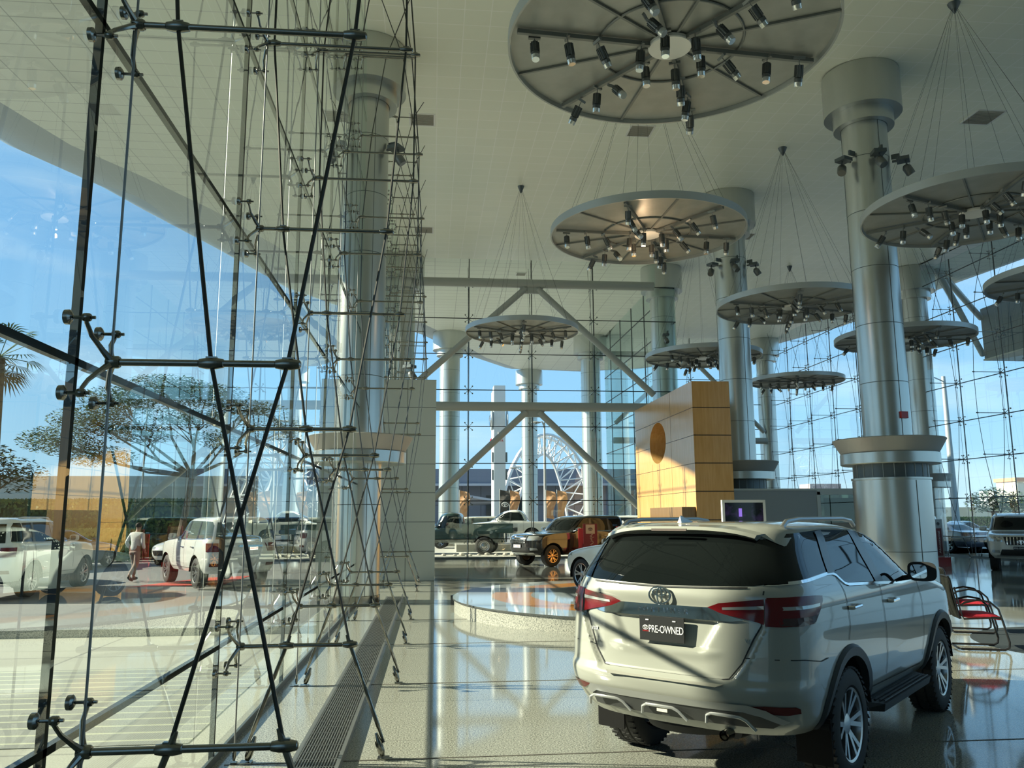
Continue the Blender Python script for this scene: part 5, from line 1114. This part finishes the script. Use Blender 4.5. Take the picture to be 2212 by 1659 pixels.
o = MB().box((0, 0, 1.3), (46, 6, 3.6)).build('long_building', noise_mix('warm_beige', (.60, .52, .36), (.64, .56, .40), .4, rough=.8), smooth=0); o.location = (112, 140, 0); tag(o, 'long low warm beige building in the distance on the right', 'building')  # beige with faint random variation
tw = empty('tower_building', (117, 152, 0), label='pale tower with green glazing and orange roof at far right', cat='building')
MB().box((0, 0, 4), (9, 6, 8.4)).build('wall', mat('tower_cream', (.62, .58, .48), .8), tw, 0); MB().box((0, 0, 8.5), (9.6, 6.6, .7)).build('roof', mat('tile_orange', (.52, .25, .14), .8), tw, 0); MB().box((-1.2, -3.05, 4.4), (2.6, .1, 5.6)).build('window', mat('green_glazing', (.12, .30, .26), .2), tw, 0)
for i, (x, y, h, cc) in enumerate(((84, 172, 6.5, (.45, .36, .34)), (94, 170, 4.8, (.55, .53, .50)), (128, 175, 5.0, (.5, .52, .55)))):
    b = empty('distant_building', (x, y, 0), label=['mauve', 'white', 'grey'][i] + ' block on the skyline beyond the right glass', cat='building'); MB().box((0, 0, h / 2 + 1), (7, 5, h + 2)).build('wall', mat('sky_block_%s' % 'abc'[i], cc, .8), b, 0); MB().box((0, -2.55, h * .6), (4, .1, h * .3)).build('window', MATS['dark_glazing'], b, 0)
for i, (x, y) in enumerate(((56, 78), (69, 92))):
    branch_tree(x, y, 4.6, [(0, 0, 3.4, 2.0, 1.6, 1.2), (1.6, 0, 2.8, 1.3, 1.2, .9), (-1.5, 0, 2.9, 1.3, 1.2, .9)], ['round bushy tree in the distance behind the hedge on the right', 'feathery tree in front of the tower building on the right'][i], leaf2 if i == 0 else leaf1, 1500, .22, 20 + i)
# ------------------------------------------------------------------ walking person outside
pe = empty('person', (-8.95, 26.2, 0), -.35, label='person in a pale jacket and brown trousers walking away outside the left glass', cat='person')
def skin_fig(name, joints, edges, mt, parent, root=0, sub=2):
    me = bpy.data.meshes.new(name); me.from_pydata([j[0] for j in joints], edges, []); o = bpy.data.objects.new(name, me); COL.objects.link(o)
    md = o.modifiers.new('s', 'SKIN'); md.use_smooth_shade = True
    for i, j in enumerate(joints): me.skin_vertices[0].data[i].radius = (j[1], j[2] if len(j) > 2 else j[1])
    me.skin_vertices[0].data[root].use_root = True
    s = o.modifiers.new('d', 'SUBSURF'); s.levels = sub; s.render_levels = sub
    bpy.context.view_layer.update(); m2 = bpy.data.meshes.new_from_object(o.evaluated_get(bpy.context.evaluated_depsgraph_get())); bpy.data.objects.remove(o)
    m2.materials.clear(); m2.materials.append(mt)
    for f in m2.polygons: f.use_smooth = True
    q = bpy.data.objects.new(name, m2); COL.objects.link(q); q.parent = parent; return q
skin_m = mat('skin', (.20, .11, .08), .6); jack = mat('pale_jacket', (.46, .48, .47), .8); trou = mat('brown_trousers', (.20, .14, .12), .8); shoe = mat('dark_shoe', (.02, .02, .02), .5); hair = mat('dark_hair', (.02, .015, .012), .8)
# body (skin): head, neck, torso, limbs; local +y is the walking direction
B = [((0, 0, .93), .13, .10), ((0, .02, 1.12), .13, .10), ((0, .05, 1.32), .15, .10), ((0, .07, 1.43), .07, .06), ((0, .09, 1.50), .05), ((0, .11, 1.585), .078, .09), ((0, .12, 1.66), .07, .085),
     ((-.18, .06, 1.38), .055), ((-.25, -.06, 1.13), .042), ((-.24, .10, .93), .033), ((-.23, .15, .86), .036, .02),
     ((.18, .06, 1.38), .055), ((.25, .0, 1.12), .042), ((.24, .12, .92), .033), ((.23, .17, .85), .036, .02),
     ((-.10, 0, .85), .09), ((-.11, .16, .50), .062), ((-.11, .14, .10), .042), ((-.11, .28, .05), .04, .03),
     ((.10, 0, .85), .09), ((.11, -.04, .48), .062), ((.12, -.34, .18), .042), ((.12, -.27, .06), .04, .03)]
E_ = [(0, 1), (1, 2), (2, 3), (3, 4), (4, 5), (5, 6), (2, 7), (7, 8), (8, 9), (9, 10), (2, 11), (11, 12), (12, 13), (13, 14), (0, 15), (15, 16), (16, 17), (17, 18), (0, 19), (19, 20), (20, 21), (21, 22)]
body = skin_fig('body', B, E_, skin_m, pe)
for sx in (-1, 1):
    hx_ = sx * .235; hy_ = .155 if sx < 0 else .175; hz_ = .85
    for k in range(4): 
        m = MB(); x0_ = hx_ - .027 + k * .018; m.tube([(x0_, hy_, hz_ - .01), (x0_, hy_ + .015, hz_ - .05), (x0_, hy_ + .03 - .004 * k, hz_ - .085 + .006 * abs(k - 1.3))], [.010, .009, .007], 6); m.build('finger', skin_m, body)
    m = MB(); m.tube([(hx_ - sx * .03, hy_ + .01, hz_ + .02), (hx_ - sx * .045, hy_ + .04, hz_ - .01), (hx_ - sx * .04, hy_ + .055, hz_ - .04)], [.012, .010, .008], 6); m.build('thumb', skin_m, body)
J = [((0, 0, .86), .16, .12), ((0, .01, 1.0), .155, .12), ((0, .04, 1.22), .17, .125), ((0, .06, 1.38), .15, .105), ((0, .075, 1.44), .085, .075), ((-.19, .06, 1.37), .075), ((-.265, -.06, 1.13), .06), ((-.245, .09, .95), .048), ((.19, .06, 1.37), .075), ((.265, 0, 1.12), .06), ((.245, .11, .94), .048)]
skin_fig('jacket', J, [(0, 1), (1, 2), (2, 3), (3, 4), (3, 5), (5, 6), (6, 7), (3, 8), (8, 9), (9, 10)], jack, pe)
T_ = [((0, 0, .92), .13, .10), ((-.10, .01, .82), .10), ((-.11, .15, .50), .08), ((-.11, .14, .13), .062), ((.10, 0, .82), .10), ((.11, -.04, .48), .08), ((.12, -.31, .20), .062)]
skin_fig('trousers', T_, [(0, 1), (1, 2), (2, 3), (0, 4), (4, 5), (5, 6)], trou, pe)
for p, r_ in (((-.11, .20, .055), 0), ((.12, -.27, .075), .5)):
    m = MB(); m.sphere((0, 0, 0), (.05, .14, .05), 12, 8); o = m.build('shoe', shoe, pe); o.location = p; o.rotation_euler = (-r_, 0, 0)
m = MB(); m.sphere((0, .10, 1.645), (.088, .102, .085), 14, 10); m.build('hair', hair, pe)
m = MB(); m.sphere((0, .21, 1.60), (.012, .02, .018), 8, 6); m.sphere((-.082, .12, 1.60), (.012, .02, .03), 8, 6); m.sphere((.082, .12, 1.60), (.012, .02, .03), 8, 6); m.build('face_features', skin_m, body)
